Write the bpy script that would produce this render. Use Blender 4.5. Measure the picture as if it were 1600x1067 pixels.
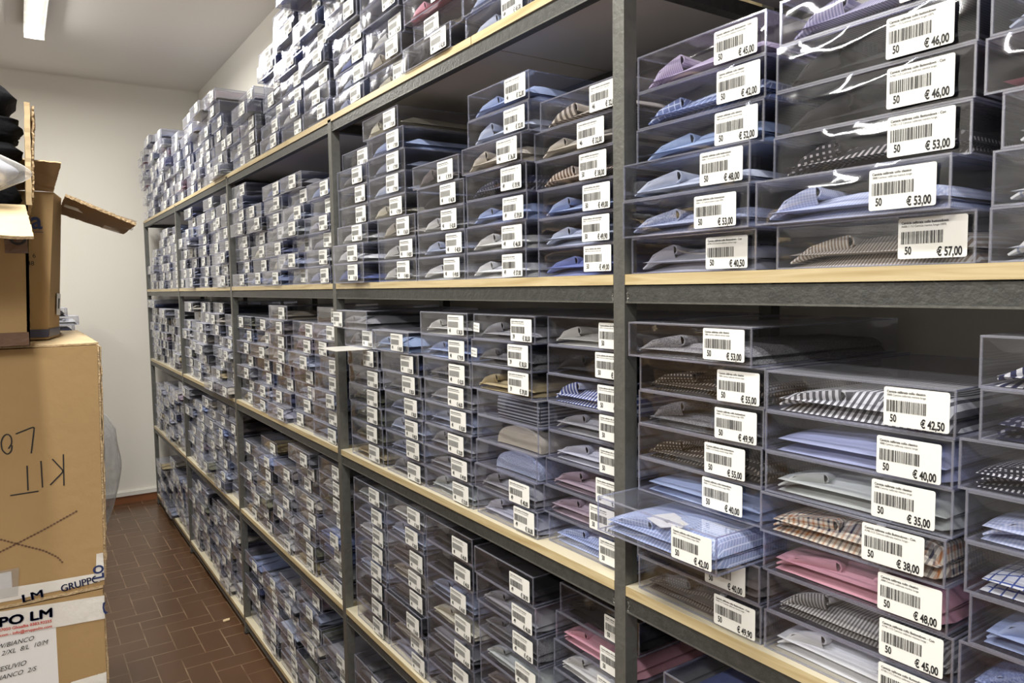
import bpy, math, random
from mathutils import Matrix, Vector, noise
random.seed(7)
PI = math.pi
scn = bpy.context.scene
for o in list(bpy.data.objects): bpy.data.objects.remove(o)
COL = scn.collection

# ------------------------------------------------------------------ camera
EYE = 1.58
yaw, pit, rol = 0.5895, -0.0739, -0.0138
fw = Vector((math.sin(yaw)*math.cos(pit), math.cos(yaw)*math.cos(pit), math.sin(pit)))
rt = Vector((math.cos(yaw), -math.sin(yaw), 0)); up = rt.cross(fw)
r2 = rt*math.cos(rol)+up*math.sin(rol); u2 = -rt*math.sin(rol)+up*math.cos(rol)
cam = bpy.data.cameras.new('camera'); cam.lens = 1155/1600*36; cam.sensor_width = 36; cam.sensor_fit = 'HORIZONTAL'
cam.clip_start = .02
cobj = bpy.data.objects.new('camera', cam); COL.objects.link(cobj)
m3 = Matrix((r2, u2, -fw)).transposed()
cobj.matrix_world = Matrix.Translation((0, 0, EYE)) @ m3.to_4x4()
scn.camera = cobj

# ------------------------------------------------------------------ world, exposure
w = bpy.data.worlds.new('world'); scn.world = w; w.use_nodes = True
w.node_tree.nodes['Background'].inputs[0].default_value = (.5, .52, .55, 1)
w.node_tree.nodes['Background'].inputs[1].default_value = .15
scn.view_settings.view_transform = 'Standard'; scn.view_settings.look = 'None'
scn.view_settings.exposure = 0.0; scn.view_settings.gamma = 1; scn.view_settings.use_curve_mapping = False
try:
    scn.cycles.transparent_max_bounces = 40; scn.cycles.max_bounces = 10
    scn.cycles.caustics_reflective = False; scn.cycles.caustics_refractive = False
except Exception: pass

LAMP_COL = (1.0, .965, .89)
LAMP_W = 45
def area_lamp(name, loc, sx, sy, power, rot=(0, 0, 0)):
    l = bpy.data.lights.new(name, 'AREA'); l.shape = 'RECTANGLE'; l.size = sx; l.size_y = sy
    l.energy = power; l.color = LAMP_COL
    o = bpy.data.objects.new(name, l); COL.objects.link(o); o.location = loc; o.rotation_euler = rot
    return o
# the light of the ceiling tube fixtures: one over the far aisle, others along the room, the last added unseen for a brighter right wall
FIX = [(.165, 4.45), (.0, 1.35), (-.35, -1.1), (-1.75, 2.1), (-1.7, -.5)]
for x, y in FIX: area_lamp('tube_light', (x, y, 2.985), .07, 1.2, LAMP_W)

# ------------------------------------------------------------------ tags
def tag(o, label=None, cat=None, group=None, kind=None):
    if label: o['label'] = label
    if cat: o['category'] = cat
    if group: o['group'] = group
    if kind: o['kind'] = kind
    return o
def empty(name, loc=(0, 0, 0), rz=0):
    o = bpy.data.objects.new(name, None); COL.objects.link(o); o.location = loc; o.rotation_euler = (0, 0, rz)
    o.empty_display_size = .05
    return o

# ------------------------------------------------------------------ materials
def newmat(name):
    m = bpy.data.materials.new(name); m.use_nodes = True
    nt = m.node_tree; b = nt.nodes['Principled BSDF']
    return m, nt, b
def N(nt, t, **k):
    n = nt.nodes.new(t)
    for a, v in k.items(): setattr(n, a, v)
    return n
def mathn(nt, op, a, b=None, c=None):
    n = nt.nodes.new('ShaderNodeMath'); n.operation = op
    for i, v in enumerate((a, b, c)):
        if v is None: continue
        if isinstance(v, (int, float)): n.inputs[i].default_value = v
        else: nt.links.new(v, n.inputs[i])
    return n.outputs[0]
def mixc(nt, fac, a, b):
    n = nt.nodes.new('ShaderNodeMix'); n.data_type = 'RGBA'
    if isinstance(fac, (int, float)): n.inputs[0].default_value = fac
    else: nt.links.new(fac, n.inputs[0])
    for i, v in ((6, a), (7, b)):
        if isinstance(v, tuple): n.inputs[i].default_value = (*v[:3], 1)
        else: nt.links.new(v, n.inputs[i])
    return n.outputs[2]
def simple(name, col, rough=.6, metal=0, nscale=0, namt=.15, bump=0, bscale=None, emit=None, spec=None):
    m, nt, b = newmat(name)
    b.inputs['Base Color'].default_value = (*col, 1); b.inputs['Roughness'].default_value = rough
    b.inputs['Metallic'].default_value = metal
    if spec is not None: b.inputs['Specular IOR Level'].default_value = spec
    if nscale or bump:
        tc = N(nt, 'ShaderNodeTexCoord'); no = N(nt, 'ShaderNodeTexNoise'); no.inputs['Scale'].default_value = nscale or 20
        no.inputs['Detail'].default_value = 5
        nt.links.new(tc.outputs['Object'], no.inputs['Vector'])
        if nscale:
            dark = tuple(c*(1-namt) for c in col); lite = tuple(min(1, c*(1+namt)) for c in col)
            nt.links.new(mixc(nt, no.outputs[0], dark, lite), b.inputs['Base Color'])
        if bump:
            n2 = N(nt, 'ShaderNodeTexNoise'); n2.inputs['Scale'].default_value = bscale or nscale or 20; n2.inputs['Detail'].default_value = 4
            nt.links.new(tc.outputs['Object'], n2.inputs['Vector'])
            bp = N(nt, 'ShaderNodeBump'); bp.inputs['Strength'].default_value = bump; bp.inputs['Distance'].default_value = .01
            nt.links.new(n2.outputs[0], bp.inputs['Height']); nt.links.new(bp.outputs[0], b.inputs['Normal'])
    if emit:
        b.inputs['Emission Color'].default_value = (*emit[0], 1); b.inputs['Emission Strength'].default_value = emit[1]
    return m
def clear(name, tint, base, graz, rough, bump, bscale, diff, dcol=(.8, .82, .95), dmin=.05):
    m, nt, b = newmat(name); nt.nodes.remove(b)
    out = nt.nodes['Material Output']
    tr = N(nt, 'ShaderNodeBsdfTransparent'); tr.inputs[0].default_value = (*tint, 1)
    gl = N(nt, 'ShaderNodeBsdfGlossy'); gl.inputs['Color'].default_value = (.95, .96, 1, 1); gl.inputs['Roughness'].default_value = rough
    df = N(nt, 'ShaderNodeBsdfDiffuse'); df.inputs[0].default_value = (*dcol, 1)
    lw = N(nt, 'ShaderNodeLayerWeight'); lw.inputs[0].default_value = .5
    f4 = mathn(nt, 'POWER', lw.outputs['Facing'], 4.0)
    fac = mathn(nt, 'MULTIPLY_ADD', f4, graz, base)
    tc = N(nt, 'ShaderNodeTexCoord'); no = N(nt, 'ShaderNodeTexNoise'); no.inputs['Scale'].default_value = bscale; no.inputs['Detail'].default_value = 2
    oi = N(nt, 'ShaderNodeObjectInfo'); add = N(nt, 'ShaderNodeVectorMath', operation='ADD')
    cmb = N(nt, 'ShaderNodeCombineXYZ'); rr = mathn(nt, 'MULTIPLY', oi.outputs['Random'], 37.0)
    for i in range(3): nt.links.new(rr, cmb.inputs[i])
    nt.links.new(tc.outputs['Object'], add.inputs[0]); nt.links.new(cmb.outputs[0], add.inputs[1]); nt.links.new(add.outputs[0], no.inputs['Vector'])
    bp = N(nt, 'ShaderNodeBump'); bp.inputs['Strength'].default_value = bump; bp.inputs['Distance'].default_value = .01
    nt.links.new(no.outputs[0], bp.inputs['Height']); nt.links.new(bp.outputs[0], gl.inputs['Normal'])
    m1 = N(nt, 'ShaderNodeMixShader'); nt.links.new(mathn(nt, 'MULTIPLY_ADD', f4, diff, dmin), m1.inputs[0])
    nt.links.new(gl.outputs[0], m1.inputs[1]); nt.links.new(df.outputs[0], m1.inputs[2])
    m2 = N(nt, 'ShaderNodeMixShader'); nt.links.new(fac, m2.inputs[0])
    nt.links.new(tr.outputs[0], m2.inputs[1]); nt.links.new(m1.outputs[0], m2.inputs[2])
    nt.links.new(m2.outputs[0], out.inputs[0])
    return m
M = {}
M['clear'] = clear('clear_plastic', (.91, .917, .955), .075, .8, .05, .2, 9, .42)
M['film'] = clear('crinkled_clear_film', (.91, .915, .945), .10, .8, .15, .26, 17, .4)
M['edge'] = clear('plastic_fold_edge', (.76, .78, .88), .27, .5, .12, 0, 5, .4, (.86, .88, 1), .35)
M['bag'] = clear('polythene_bag', (.88, .89, .91), .26, .7, .12, .7, 14, .2, (.95, .95, .95), .55)
M['sticker'] = simple('white_sticker_paper', (.86, .87, .85), .5)
M['ink'] = simple('black_ink', (.012, .012, .014), .6)
M['navyink'] = simple('navy_ink', (.012, .028, .12), .5)
M['redink'] = simple('red_ink', (.55, .03, .025), .5)
M['wall'] = simple('wall_paint', (.82, .80, .745), .85, nscale=1.3, namt=.035, bump=.05, bscale=60)
M['dimwall'] = simple('dimmed_unseen_wall', (.42, .41, .39), .85)  # unseen left and front walls, darkened to cut bounce light into the shelves
M['ceil'] = simple('ceiling_paint', (.84, .82, .79), .9, nscale=1.1, namt=.03)
M['steel'] = simple('grey_painted_steel', (.145, .147, .138), .42, .45, nscale=55, namt=.3, bump=.12, bscale=120)
M['beam'] = simple('dark_steel_beam', (.085, .088, .085), .45, .5, nscale=70, namt=.4, bump=.15, bscale=150)
M['weld'] = simple('weld_bead', (.2, .2, .19), .35, .8, nscale=200, namt=.5, bump=.8, bscale=300)
M['white'] = simple('white_plastic', (.8, .79, .75), .35)
M['skirt'] = simple('brown_skirting', (.22, .085, .035), .45, nscale=6, namt=.3)
M['card'] = simple('kraft_cardboard', (.38, .25, .115), .8, nscale=5, namt=.1, bump=.12, bscale=45)
M['cardin'] = simple('cardboard_inside', (.30, .19, .10), .85, nscale=9, namt=.12)
M['cardedge'] = simple('torn_cardboard_edge', (.50, .37, .22), .9, nscale=200, namt=.5, bump=.5, bscale=250)
M['paleedge'] = simple('pale_cardboard', (.62, .48, .29), .85, nscale=40, namt=.15)
M['tape'] = simple('white_printed_tape', (.74, .72, .69), .3, bump=.25, bscale=40)
M['navytape'] = simple('navy_tape', (.05, .055, .11), .4)
M['browntape'] = simple('brown_tape', (.15, .085, .055), .25, bump=.3, bscale=60)
M['paper'] = simple('white_paper', (.78, .78, .8), .7)
M['black'] = simple('black_fabric', (.004, .0045, .007), .85, nscale=300, namt=.5, bump=.3, bscale=90, spec=.2)
M['navycloth'] = simple('navy_fabric', (.02, .025, .045), .8, bump=.4, bscale=40)
M['bagcloth'] = simple('pale_blue_grey_fabric', (.5, .52, .6), .6, bump=.5, bscale=20)
M['button'] = simple('pearl_button', (.75, .73, .66), .25)
M['tube'] = simple('lit_tube', (1, 1, 1), .5, emit=((1, .97, .9), 30))
M['reflector'] = simple('bright_reflector', (.85, .86, .85), .25, .9)
M['underside'] = simple('shelf_laminate', (.74, .72, .68), .5, nscale=3, namt=.05)

def wood():
    m, nt, b = newmat('pale_pine_board')
    tc = N(nt, 'ShaderNodeTexCoord'); mp = N(nt, 'ShaderNodeMapping'); mp.inputs['Scale'].default_value = (9, 1.4, 30)
    nt.links.new(tc.outputs['Object'], mp.inputs[0])
    no = N(nt, 'ShaderNodeTexNoise'); no.inputs['Scale'].default_value = 3; no.inputs['Detail'].default_value = 6; no.inputs['Distortion'].default_value = 1.2
    nt.links.new(mp.outputs[0], no.inputs['Vector'])
    rp = N(nt, 'ShaderNodeValToRGB'); e = rp.color_ramp.elements
    e[0].position = .3; e[0].color = (.45, .34, .17, 1); e[1].position = .6; e[1].color = (.60, .50, .30, 1)
    nt.links.new(no.outputs[0], rp.inputs[0]); nt.links.new(rp.outputs[0], b.inputs['Base Color'])
    b.inputs['Roughness'].default_value = .38
    return m
M['wood'] = wood()
def boardtop():
    m, nt, b = newmat('cream_board_face')
    b.inputs['Base Color'].default_value = (.66, .6, .45, 1); b.inputs['Roughness'].default_value = .35
    return m
M['boardtop'] = boardtop()

def tiles():
    """brown 10 x 20 cm tiles laid herringbone, pale grout"""
    m, nt, b = newmat('brown_herringbone_tiles')
    ge = N(nt, 'ShaderNodeNewGeometry'); sx = N(nt, 'ShaderNodeSeparateXYZ'); nt.links.new(ge.outputs['Position'], sx.inputs[0])
    u = mathn(nt, 'MULTIPLY', mathn(nt, 'ADD', sx.outputs[0], 3.99), 10.0)     # x0 = .01
    v = mathn(nt, 'MULTIPLY', mathn(nt, 'ADD', sx.outputs[1], 3.94), 10.0)     # y0 = .06
    i = mathn(nt, 'FLOOR', u); j = mathn(nt, 'FLOOR', v)
    fu = mathn(nt, 'SUBTRACT', u, i); fv = mathn(nt, 'SUBTRACT', v, j)
    a = mathn(nt, 'MODULO', mathn(nt, 'ADD', i, j), 4.0)                        # (n+40)+(j+40) keeps mod 4
    def eq(k): return mathn(nt, 'COMPARE', a, float(k % 4), .1)
    c = 2
    W = .022
    def edge(f, low, open_):
        d = f if low else mathn(nt, 'SUBTRACT', 1.0, f)
        near = mathn(nt, 'LESS_THAN', d, W)
        return mathn(nt, 'MULTIPLY', near, mathn(nt, 'SUBTRACT', 1.0, open_))
    g = edge(fu, True, eq(c))
    for t in (edge(fu, False, eq(c-1)), edge(fv, True, eq(c+2)), edge(fv, False, eq(c+1))): g = mathn(nt, 'MAXIMUM', g, t)
    no = N(nt, 'ShaderNodeTexNoise'); no.inputs['Scale'].default_value = 2.2; no.inputs['Detail'].default_value = 5
    nt.links.new(ge.outputs['Position'], no.inputs['Vector'])
    n2 = N(nt, 'ShaderNodeTexNoise'); n2.inputs['Scale'].default_value = 5; nt.links.new(ge.outputs['Position'], n2.inputs['Vector'])
    base = mixc(nt, no.outputs[0], (.080, .040, .021), (.130, .070, .038))
    grf = mathn(nt, 'MULTIPLY', g, mathn(nt, 'MULTIPLY_ADD', n2.outputs[0], 1.6, -.45)); grf = mathn(nt, 'MINIMUM', mathn(nt, 'MAXIMUM', grf, .0), .6)
    nt.links.new(mixc(nt, grf, base, (.42, .3, .19)), b.inputs['Base Color'])
    b.inputs['Roughness'].default_value = .27
    bp = N(nt, 'ShaderNodeBump'); bp.inputs['Strength'].default_value = .12; bp.inputs['Distance'].default_value = .004; bp.invert = True
    nt.links.new(g, bp.inputs['Height']); nt.links.new(bp.outputs[0], b.inputs['Normal'])
    return m
M['tiles'] = tiles()

# shirt cloth: (base colour, pattern, second colour, period)
CLOTH = {
 'light blue': ((.30, .37, .57), 'plain', None, 0), 'pale blue': ((.46, .51, .63), 'plain', None, 0), 'periwinkle': ((.37, .41, .62), 'plain', None, 0),
 'lilac grey': ((.47, .48, .56), 'plain', None, 0), 'lilac striped': ((.55, .48, .62), 'stripe', (.36, .30, .46), .0035),
 'blue windowpane': ((.17, .22, .42), 'pane', (.55, .62, .8), .011), 'sky blue': ((.29, .38, .58), 'plain', None, 0),
 'steel blue': ((.26, .30, .44), 'melange', (.45, .5, .66), .002), 'white brown-striped': ((.66, .64, .60), 'stripe', (.30, .23, .17), .0042),
 'periwinkle checked': ((.34, .40, .62), 'check', (.56, .6, .76), .004), 'dark dotted': ((.022, .02, .024), 'dots', (.5, .47, .47), .008),
 'charcoal': ((.016, .016, .018), 'plain', None, 0), 'lavender striped': ((.5, .48, .64), 'stripe', (.27, .26, .42), .004),
 'white windowpane': ((.66, .67, .68), 'pane', (.3, .34, .45), .012), 'white': ((.68, .69, .70), 'plain', None, 0), 'off-white': ((.62, .62, .60), 'plain', None, 0),
 'pink': ((.60, .31, .37), 'plain', None, 0), 'mauve': ((.34, .27, .32), 'plain', None, 0),
 'taupe dotted': ((.10, .09, .085), 'dots', (.25, .22, .2), .005), 'taupe': ((.17, .15, .145), 'plain', None, 0),
 'blue fine-checked': ((.30, .37, .60), 'pane', (.62, .68, .86), .006), 'brown dotted': ((.03, .023, .018), 'dots', (.36, .31, .25), .0062),
 'dark grey': ((.095, .095, .105), 'melange', (.2, .2, .21), .002), 'grey melange': ((.17, .17, .18), 'melange', (.36, .36, .38), .0018),
 'grey fine-striped': ((.12, .12, .12), 'stripe', (.42, .41, .39), .0045), 'brown checked': ((.66, .6, .5), 'tart', (.42, .16, .05), .0135),
 'pale grey': ((.47, .50, .49), 'plain', None, 0), 'grey white-striped': ((.10, .10, .115), 'stripe', (.66, .67, .70), .0085),
 'denim blue': ((.14, .19, .38), 'melange', (.3, .36, .55), .002), 'blue white-checked': ((.63, .65, .70), 'pane', (.05, .09, .3), .011),
 'dark white-checked': ((.02, .02, .035), 'dots', (.68, .68, .72), .0052), 'navy patterned': ((.018, .02, .05), 'dots', (.24, .25, .3), .009),
 'navy white-striped': ((.018, .025, .09), 'stripe', (.68, .69, .72), .0105), 'blue white-striped': ((.05, .08, .3), 'stripe', (.62, .65, .74), .0085),
 'brown striped': ((.6, .55, .48), 'stripe', (.14, .08, .05), .0085), 'beige striped': ((.62, .57, .5), 'stripe', (.16, .13, .11), .013),
 'beige': ((.46, .42, .35), 'plain', None, 0), 'khaki': ((.44, .36, .20), 'plain', None, 0), 'olive': ((.14, .14, .09), 'plain', None, 0),
 'blue': ((.15, .19, .42), 'plain', None, 0), 'grey': ((.28, .28, .30), 'plain', None, 0), 'navy': ((.02, .026, .07), 'plain', None, 0),
 'grey blue': ((.24, .27, .36), 'plain', None, 0), 'cream': ((.6, .57, .46), 'plain', None, 0), 'navy dark-striped': ((.035, .04, .06), 'hstripe', (.35, .36, .4), .011),
}
MC = {}
def cloth(key):
    if key in MC: return MC[key]
    c1, pat, c2, per = CLOTH[key]
    m, nt, b = newmat(key.replace(' ', '_').replace('-', '_')+'_cloth')
    b.inputs['Roughness'].default_value = .8; b.inputs['Specular IOR Level'].default_value = .25
    tc = N(nt, 'ShaderNodeTexCoord'); sx = N(nt, 'ShaderNodeSeparateXYZ'); nt.links.new(tc.outputs['Object'], sx.inputs[0])
    Y = sx.outputs[1]; X = mathn(nt, 'ADD', sx.outputs[0], mathn(nt, 'MULTIPLY', sx.outputs[2], -1.0))
    def wave(c, p, duty=.5, ph=0.):
        f = mathn(nt, 'FRACT', mathn(nt, 'MULTIPLY_ADD', c, 1/p, 50+ph)); return mathn(nt, 'LESS_THAN', f, duty)
    no = N(nt, 'ShaderNodeTexNoise'); no.inputs['Scale'].default_value = 700; nt.links.new(tc.outputs['Object'], no.inputs['Vector'])
    if pat == 'plain':
        col = mixc(nt, no.outputs[0], tuple(c*.93 for c in c1), tuple(min(1, c*1.07) for c in c1))
    elif pat == 'stripe': col = mixc(nt, wave(Y, per), c1, c2)
    elif pat == 'hstripe': col = mixc(nt, wave(sx.outputs[2], per*.62, .4), c1, c2)
    elif pat == 'pane': col = mixc(nt, mathn(nt, 'MAXIMUM', wave(Y, per, .16), wave(X, per, .16)), c1, c2)
    elif pat == 'check': col = mixc(nt, mathn(nt, 'MULTIPLY', mathn(nt, 'ADD', wave(Y, per), wave(X, per)), .5), c1, c2)
    elif pat == 'dots': col = mixc(nt, mathn(nt, 'MULTIPLY', wave(Y, per, .42), wave(X, per, .42)), c1, c2)
    elif pat == 'melange':
        no.inputs['Scale'].default_value = 1/per
        rp = N(nt, 'ShaderNodeValToRGB'); rp.color_ramp.elements[0].position = .42; rp.color_ramp.elements[1].position = .58
        nt.links.new(no.outputs[0], rp.inputs[0]); rgb = N(nt, 'ShaderNodeRGBToBW'); nt.links.new(rp.outputs[0], rgb.inputs[0])
        col = mixc(nt, rgb.outputs[0], c1, c2)
    elif pat == 'tart':
        blk = mathn(nt, 'MULTIPLY', mathn(nt, 'ADD', wave(Y, per, .22), wave(X, per, .22)), .6)
        org = mathn(nt, 'MULTIPLY', mathn(nt, 'ADD', wave(Y, per, .22, .5), wave(X, per, .22, .5)), .55)
        col = mixc(nt, blk, mixc(nt, org, c1, c2), (.012, .014, .04))
    nt.links.new(col, b.inputs['Base Color'])
    wv = N(nt, 'ShaderNodeTexNoise'); wv.inputs['Scale'].default_value = 28; nt.links.new(tc.outputs['Object'], wv.inputs['Vector'])
    bp = N(nt, 'ShaderNodeBump'); bp.inputs['Strength'].default_value = .3; bp.inputs['Distance'].default_value = .01
    nt.links.new(wv.outputs[0], bp.inputs['Height']); nt.links.new(bp.outputs[0], b.inputs['Normal'])
    MC[key] = m; return m

# ------------------------------------------------------------------ mesh builder
class MB:
    def __init__(s): s.v = []; s.f = []; s.m = []; s.s = []; s.mats = []
    def mi(s, m):
        if m not in s.mats: s.mats.append(m)
        return s.mats.index(m)
    def face(s, idx, m, smooth=False): s.f.append(tuple(idx)); s.m.append(s.mi(m)); s.s.append(smooth)
    def poly(s, pts, m):
        b = len(s.v); s.v += [tuple(p) for p in pts]; s.face(range(b, b+len(pts)), m)
    def hexa(s, p, m, mats=None):
        """p: 8 corners, bottom ring then top ring (both counter-clockwise)"""
        b = len(s.v); s.v += [tuple(q) for q in p]
        F = [(3, 2, 1, 0), (4, 5, 6, 7), (0, 1, 5, 4), (1, 2, 6, 5), (2, 3, 7, 6), (3, 0, 4, 7)]
        for k, f in enumerate(F): s.face([b+i for i in f], (mats or {}).get(k, m))
    def box(s, x0, x1, y0, y1, z0, z1, m, mats=None):
        s.hexa([(x0, y0, z0), (x1, y0, z0), (x1, y1, z0), (x0, y1, z0), (x0, y0, z1), (x1, y0, z1), (x1, y1, z1), (x0, y1, z1)], m, mats)
    def grid(s, fn, nu, nv, m, smooth=True, closeu=False, closev=False, flip=False):
        b = len(s.v); cu = nu if closeu else nu+1; cv = nv if closev else nv+1
        for i in range(cu):
            for j in range(cv): s.v.append(tuple(fn(i/nu, j/nv)))
        for i in range(nu):
            for j in range(nv):
                i2 = (i+1) % cu; j2 = (j+1) % cv
                q = [b+i*cv+j, b+i2*cv+j, b+i2*cv+j2, b+i*cv+j2]
                s.face(q[::-1] if flip else q, m, smooth)
    def tube(s, pts, r, m, n=8, caps=True):
        pts = [Vector(p) for p in pts]; rings = []
        for k, p in enumerate(pts):
            d = (pts[min(k+1, len(pts)-1)]-pts[max(k-1, 0)]).normalized()
            a = d.cross(Vector((0, 0, 1)));
            if a.length < .01: a = d.cross(Vector((1, 0, 0)))
            a.normalize(); c = d.cross(a); b = len(s.v)
            rr = r[k] if isinstance(r, (list, tuple)) else r
            for i in range(n):
                t = 2*PI*i/n; q = p+a*math.cos(t)*rr+c*math.sin(t)*rr; s.v.append(tuple(q))
            rings.append(b)
        for k in range(len(rings)-1):
            for i in range(n): s.face([rings[k]+i, rings[k+1]+i, rings[k+1]+(i+1) % n, rings[k]+(i+1) % n][::-1], m, True)
        if caps:
            s.face([rings[0]+i for i in range(n)], m); s.face([rings[-1]+i for i in range(n)][::-1], m)
    def add(s, me, mat4, mats):
        """append a built mesh, transformed, with the given materials per slot"""
        b = len(s.v); s.v += [tuple(mat4 @ v.co) for v in me.vertices]
        ids = [s.mi(x) for x in mats]
        for p in me.polygons:
            s.f.append(tuple(b+i for i in p.vertices)); s.m.append(ids[min(p.material_index, len(ids)-1)]); s.s.append(p.use_smooth)
    def mesh(s, name):
        me = bpy.data.meshes.new(name); me.from_pydata(s.v, [], s.f)
        for m in s.mats: me.materials.append(m)
        me.polygons.foreach_set('material_index', s.m); me.polygons.foreach_set('use_smooth', s.s)
        me.update(); return me
    def obj(s, name, parent=None, loc=None, rz=0):
        o = bpy.data.objects.new(name, s.mesh(name)); COL.objects.link(o)
        if parent: o.parent = parent
        if loc: o.location = loc
        if rz: o.rotation_euler = (0, 0, rz)
        return o
TXT = {}
def text2d(t, size, sx=1.0, bold=0.0, shear=0.0):
    """flat glyph polygons, origin at the left of the baseline"""
    k = (t, size, sx, bold, shear)
    if k not in TXT:
        cu = bpy.data.curves.new('glyphs', 'FONT'); cu.body = t; cu.size = size; cu.resolution_u = 3; cu.offset = bold; cu.shear = shear
        cu.fill_mode = 'FRONT'
        ob = bpy.data.objects.new('glyphs', cu); COL.objects.link(ob)
        me = bpy.data.meshes.new_from_object(ob)
        TXT[k] = ([(v.co.x*sx, v.co.y) for v in me.vertices], [tuple(p.vertices) for p in me.polygons])
        bpy.data.objects.remove(ob); bpy.data.meshes.remove(me); bpy.data.curves.remove(cu)
    return TXT[k]
def put_text(mb, t, origin, right, upv, size, m, sx=1.0, bold=0.0, shear=0.0, clip=None):
    vs, fs = text2d(t, size, sx, bold, shear); b = len(mb.v)
    o = Vector(origin); r = Vector(right); u = Vector(upv)
    mb.v += [tuple(o+r*x+u*y) for x, y in vs]
    for f in fs:
        if clip is not None and any(vs[i][0] < clip[0] or vs[i][0] > clip[1] for i in f): continue
        mb.face([b+i for i in f], m)
def text_width(t, size, sx=1.0, bold=0.0):
    vs, _ = text2d(t, size, sx, bold); return max(x for x, y in vs)

# ------------------------------------------------------------------ room
XW, YW, ZC = 1.245, 6.15, 3.10
X0, Y0 = -2.4, -2.6
def struct(name, mb): o = mb.obj(name); o['kind'] = 'structure'; return o
b = MB(); b.box(X0-.1, XW+.1, Y0-.1, YW+.1, -.1, 0, M['tiles']); struct('floor', b)
b = MB(); b.box(X0-.1, XW+.1, Y0-.1, YW+.1, ZC, ZC+.1, M['ceil']); struct('ceiling', b)
b = MB(); b.box(X0, XW, YW, YW+.1, 0, ZC, M['wall']); struct('wall_back', b)
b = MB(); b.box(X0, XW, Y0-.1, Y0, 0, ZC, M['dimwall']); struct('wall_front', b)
b = MB(); b.box(XW, XW+.1, Y0-.1, YW+.1, 0, ZC, M['wall']); struct('wall_right', b)
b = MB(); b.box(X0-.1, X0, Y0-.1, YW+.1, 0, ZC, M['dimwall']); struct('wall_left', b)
b = MB(); b.box(X0, XW, YW-.012, YW, 0, .055, M['skirt']); struct('baseboard_back', b)
b = MB(); b.box(X0, XW, YW-.022, YW, .058, .088, M['white']); b.box(X0, XW, YW-.008, YW, .088, .096, M['white']); struct('trim_1', b)
b = MB()
b.grid(lambda u, v: (X0+(XW-X0)*u, YW-.014*(1-math.sin(v*PI/2)), ZC-.014*(1-math.cos(v*PI/2))), 1, 5, M['wall']); struct('trim_2', b)

# ------------------------------------------------------------------ ceiling tube fixtures
def fixture(x, y, label):
    t = empty('ceiling_light', (x, y, ZC)); tag(t, label, 'ceiling light', 'fluorescent tube fixtures on the ceiling')
    L = .64; Wd = .05
    h = MB()
    h.box(-Wd, Wd, -L, L, -.035, 0, M['reflector'])
    for sgn in (-1, 1):
        h.hexa([(sgn*Wd-.002, -L, -.046), (sgn*Wd+.002, -L, -.046), (sgn*Wd+.002, L, -.046), (sgn*Wd-.002, L, -.046),
                (sgn*Wd-.002, -L, -.03), (sgn*Wd+.002, -L, -.03), (sgn*Wd+.002, L, -.03), (sgn*Wd-.002, L, -.03)], M['reflector'])
    h.obj('housing', t)
    for sgn in (-1, 1):
        e = MB(); e.box(-Wd, Wd, sgn*L-.003, sgn*L+.003, -.078, 0, M['reflector']); e.obj('end_cap', t)
    tb = MB(); tb.tube([(0, -L+.03, -.060), (0, L-.03, -.060)], .013, M['tube'], 10); tb.obj('tube', t)
    lv = MB()
    for k in range(5): lv.box(-Wd+.003, Wd-.003, -L+.1+k*.25, -L+.102+k*.25, -.074, -.07, M['reflector'])
    lv.obj('louvre', t)
    return t
fixture(.165, 4.45, 'lit fluorescent tube fixture on the ceiling above the far aisle')
fixture(.0, 1.35, 'lit tube fixture on the ceiling above the near aisle, out of view')
fixture(-.35, -1.1, 'lit tube fixture on the ceiling behind the viewer')
fixture(-1.75, 2.1, 'lit tube fixture on the ceiling left of the cartons')
fixture(-1.7, -.5, 'added unseen tube fixture on the ceiling left of the viewer, brightening the right wall')  # extra fixture out of view, added to lift the right wall

# ------------------------------------------------------------------ shelving rack
XF, XB = .80, 1.19              # front and back of the rack
PW = .026                        # post size
POST = [(-.40), .874, 2.144, 3.435, 4.715, 5.975]      # near (low Y) side of each post
ZS = {'bottom': .08, 'knee': .592, 'waist': 1.092, 'eye': 1.597, 'top': 2.091}
rack = empty('shelving_rack', (XF, POST[1], 0)); tag(rack, 'long grey steel shelving rack of welded tube along the right wall', 'shelving')
def rel(mb):                     # rack parts are built in world coordinates, then moved to their parent
    mb.v = [(x-XF, y-POST[1], z) for x, y, z in mb.v]; return mb
for k, y in enumerate(POST):
    top = 2.62 if k in (0, 1) else 2.082
    for xa in (XF, XB-PW):
        p = MB(); t = .003
        p.box(xa, xa+PW, y, y+PW, .004, top, M['steel'])
        p.box(xa-.002, xa+PW+.002, y-.002, y+PW+.002, 0, .004, M['black'])
        if xa == XF: p.box(xa+.004, xa+PW-.002, y+.002, y+PW-.002, top, top+.003, M['beam'])
        rel(p).obj('post', rack)
for lv, z in ZS.items():
    for k in range(5):
        ya, yb = POST[k]+PW, POST[k+1]
        for xa, xb in ((XF+.003, XF+.022), (XB-.022, XB-.003)):
            q = MB(); zt = z-.0185
            q.box(xa, xb, ya, yb, zt-.026, zt, M['beam'])
            q.box(xa-.001, xa+.001, ya, yb, zt-.027, zt-.0245, M['steel'])
            for yy, s in ((ya, 1), (yb, -1)):
                q.tube([(xa+.002, yy+s*.002, zt-.026), (xa+.001, yy+s*.005, zt-.014), (xa+.002, yy+s*.002, zt-.002)], .0035, M['weld'], 6)
            rel(q).obj('beam', rack)
    for k in range(6):
        q = MB(); q.box(XF+PW, XB-PW, POST[k]+.002, POST[k]+PW-.002, z-.045, z-.02, M['beam']); rel(q).obj('cross_beam', rack)
ORD = ['first', 'second', 'third', 'fourth', 'fifth', 'sixth', 'seventh', 'eighth', 'ninth', 'tenth', 'eleventh']
BAYN = ['nearest', 'second', 'third', 'fourth', 'fifth']
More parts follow.
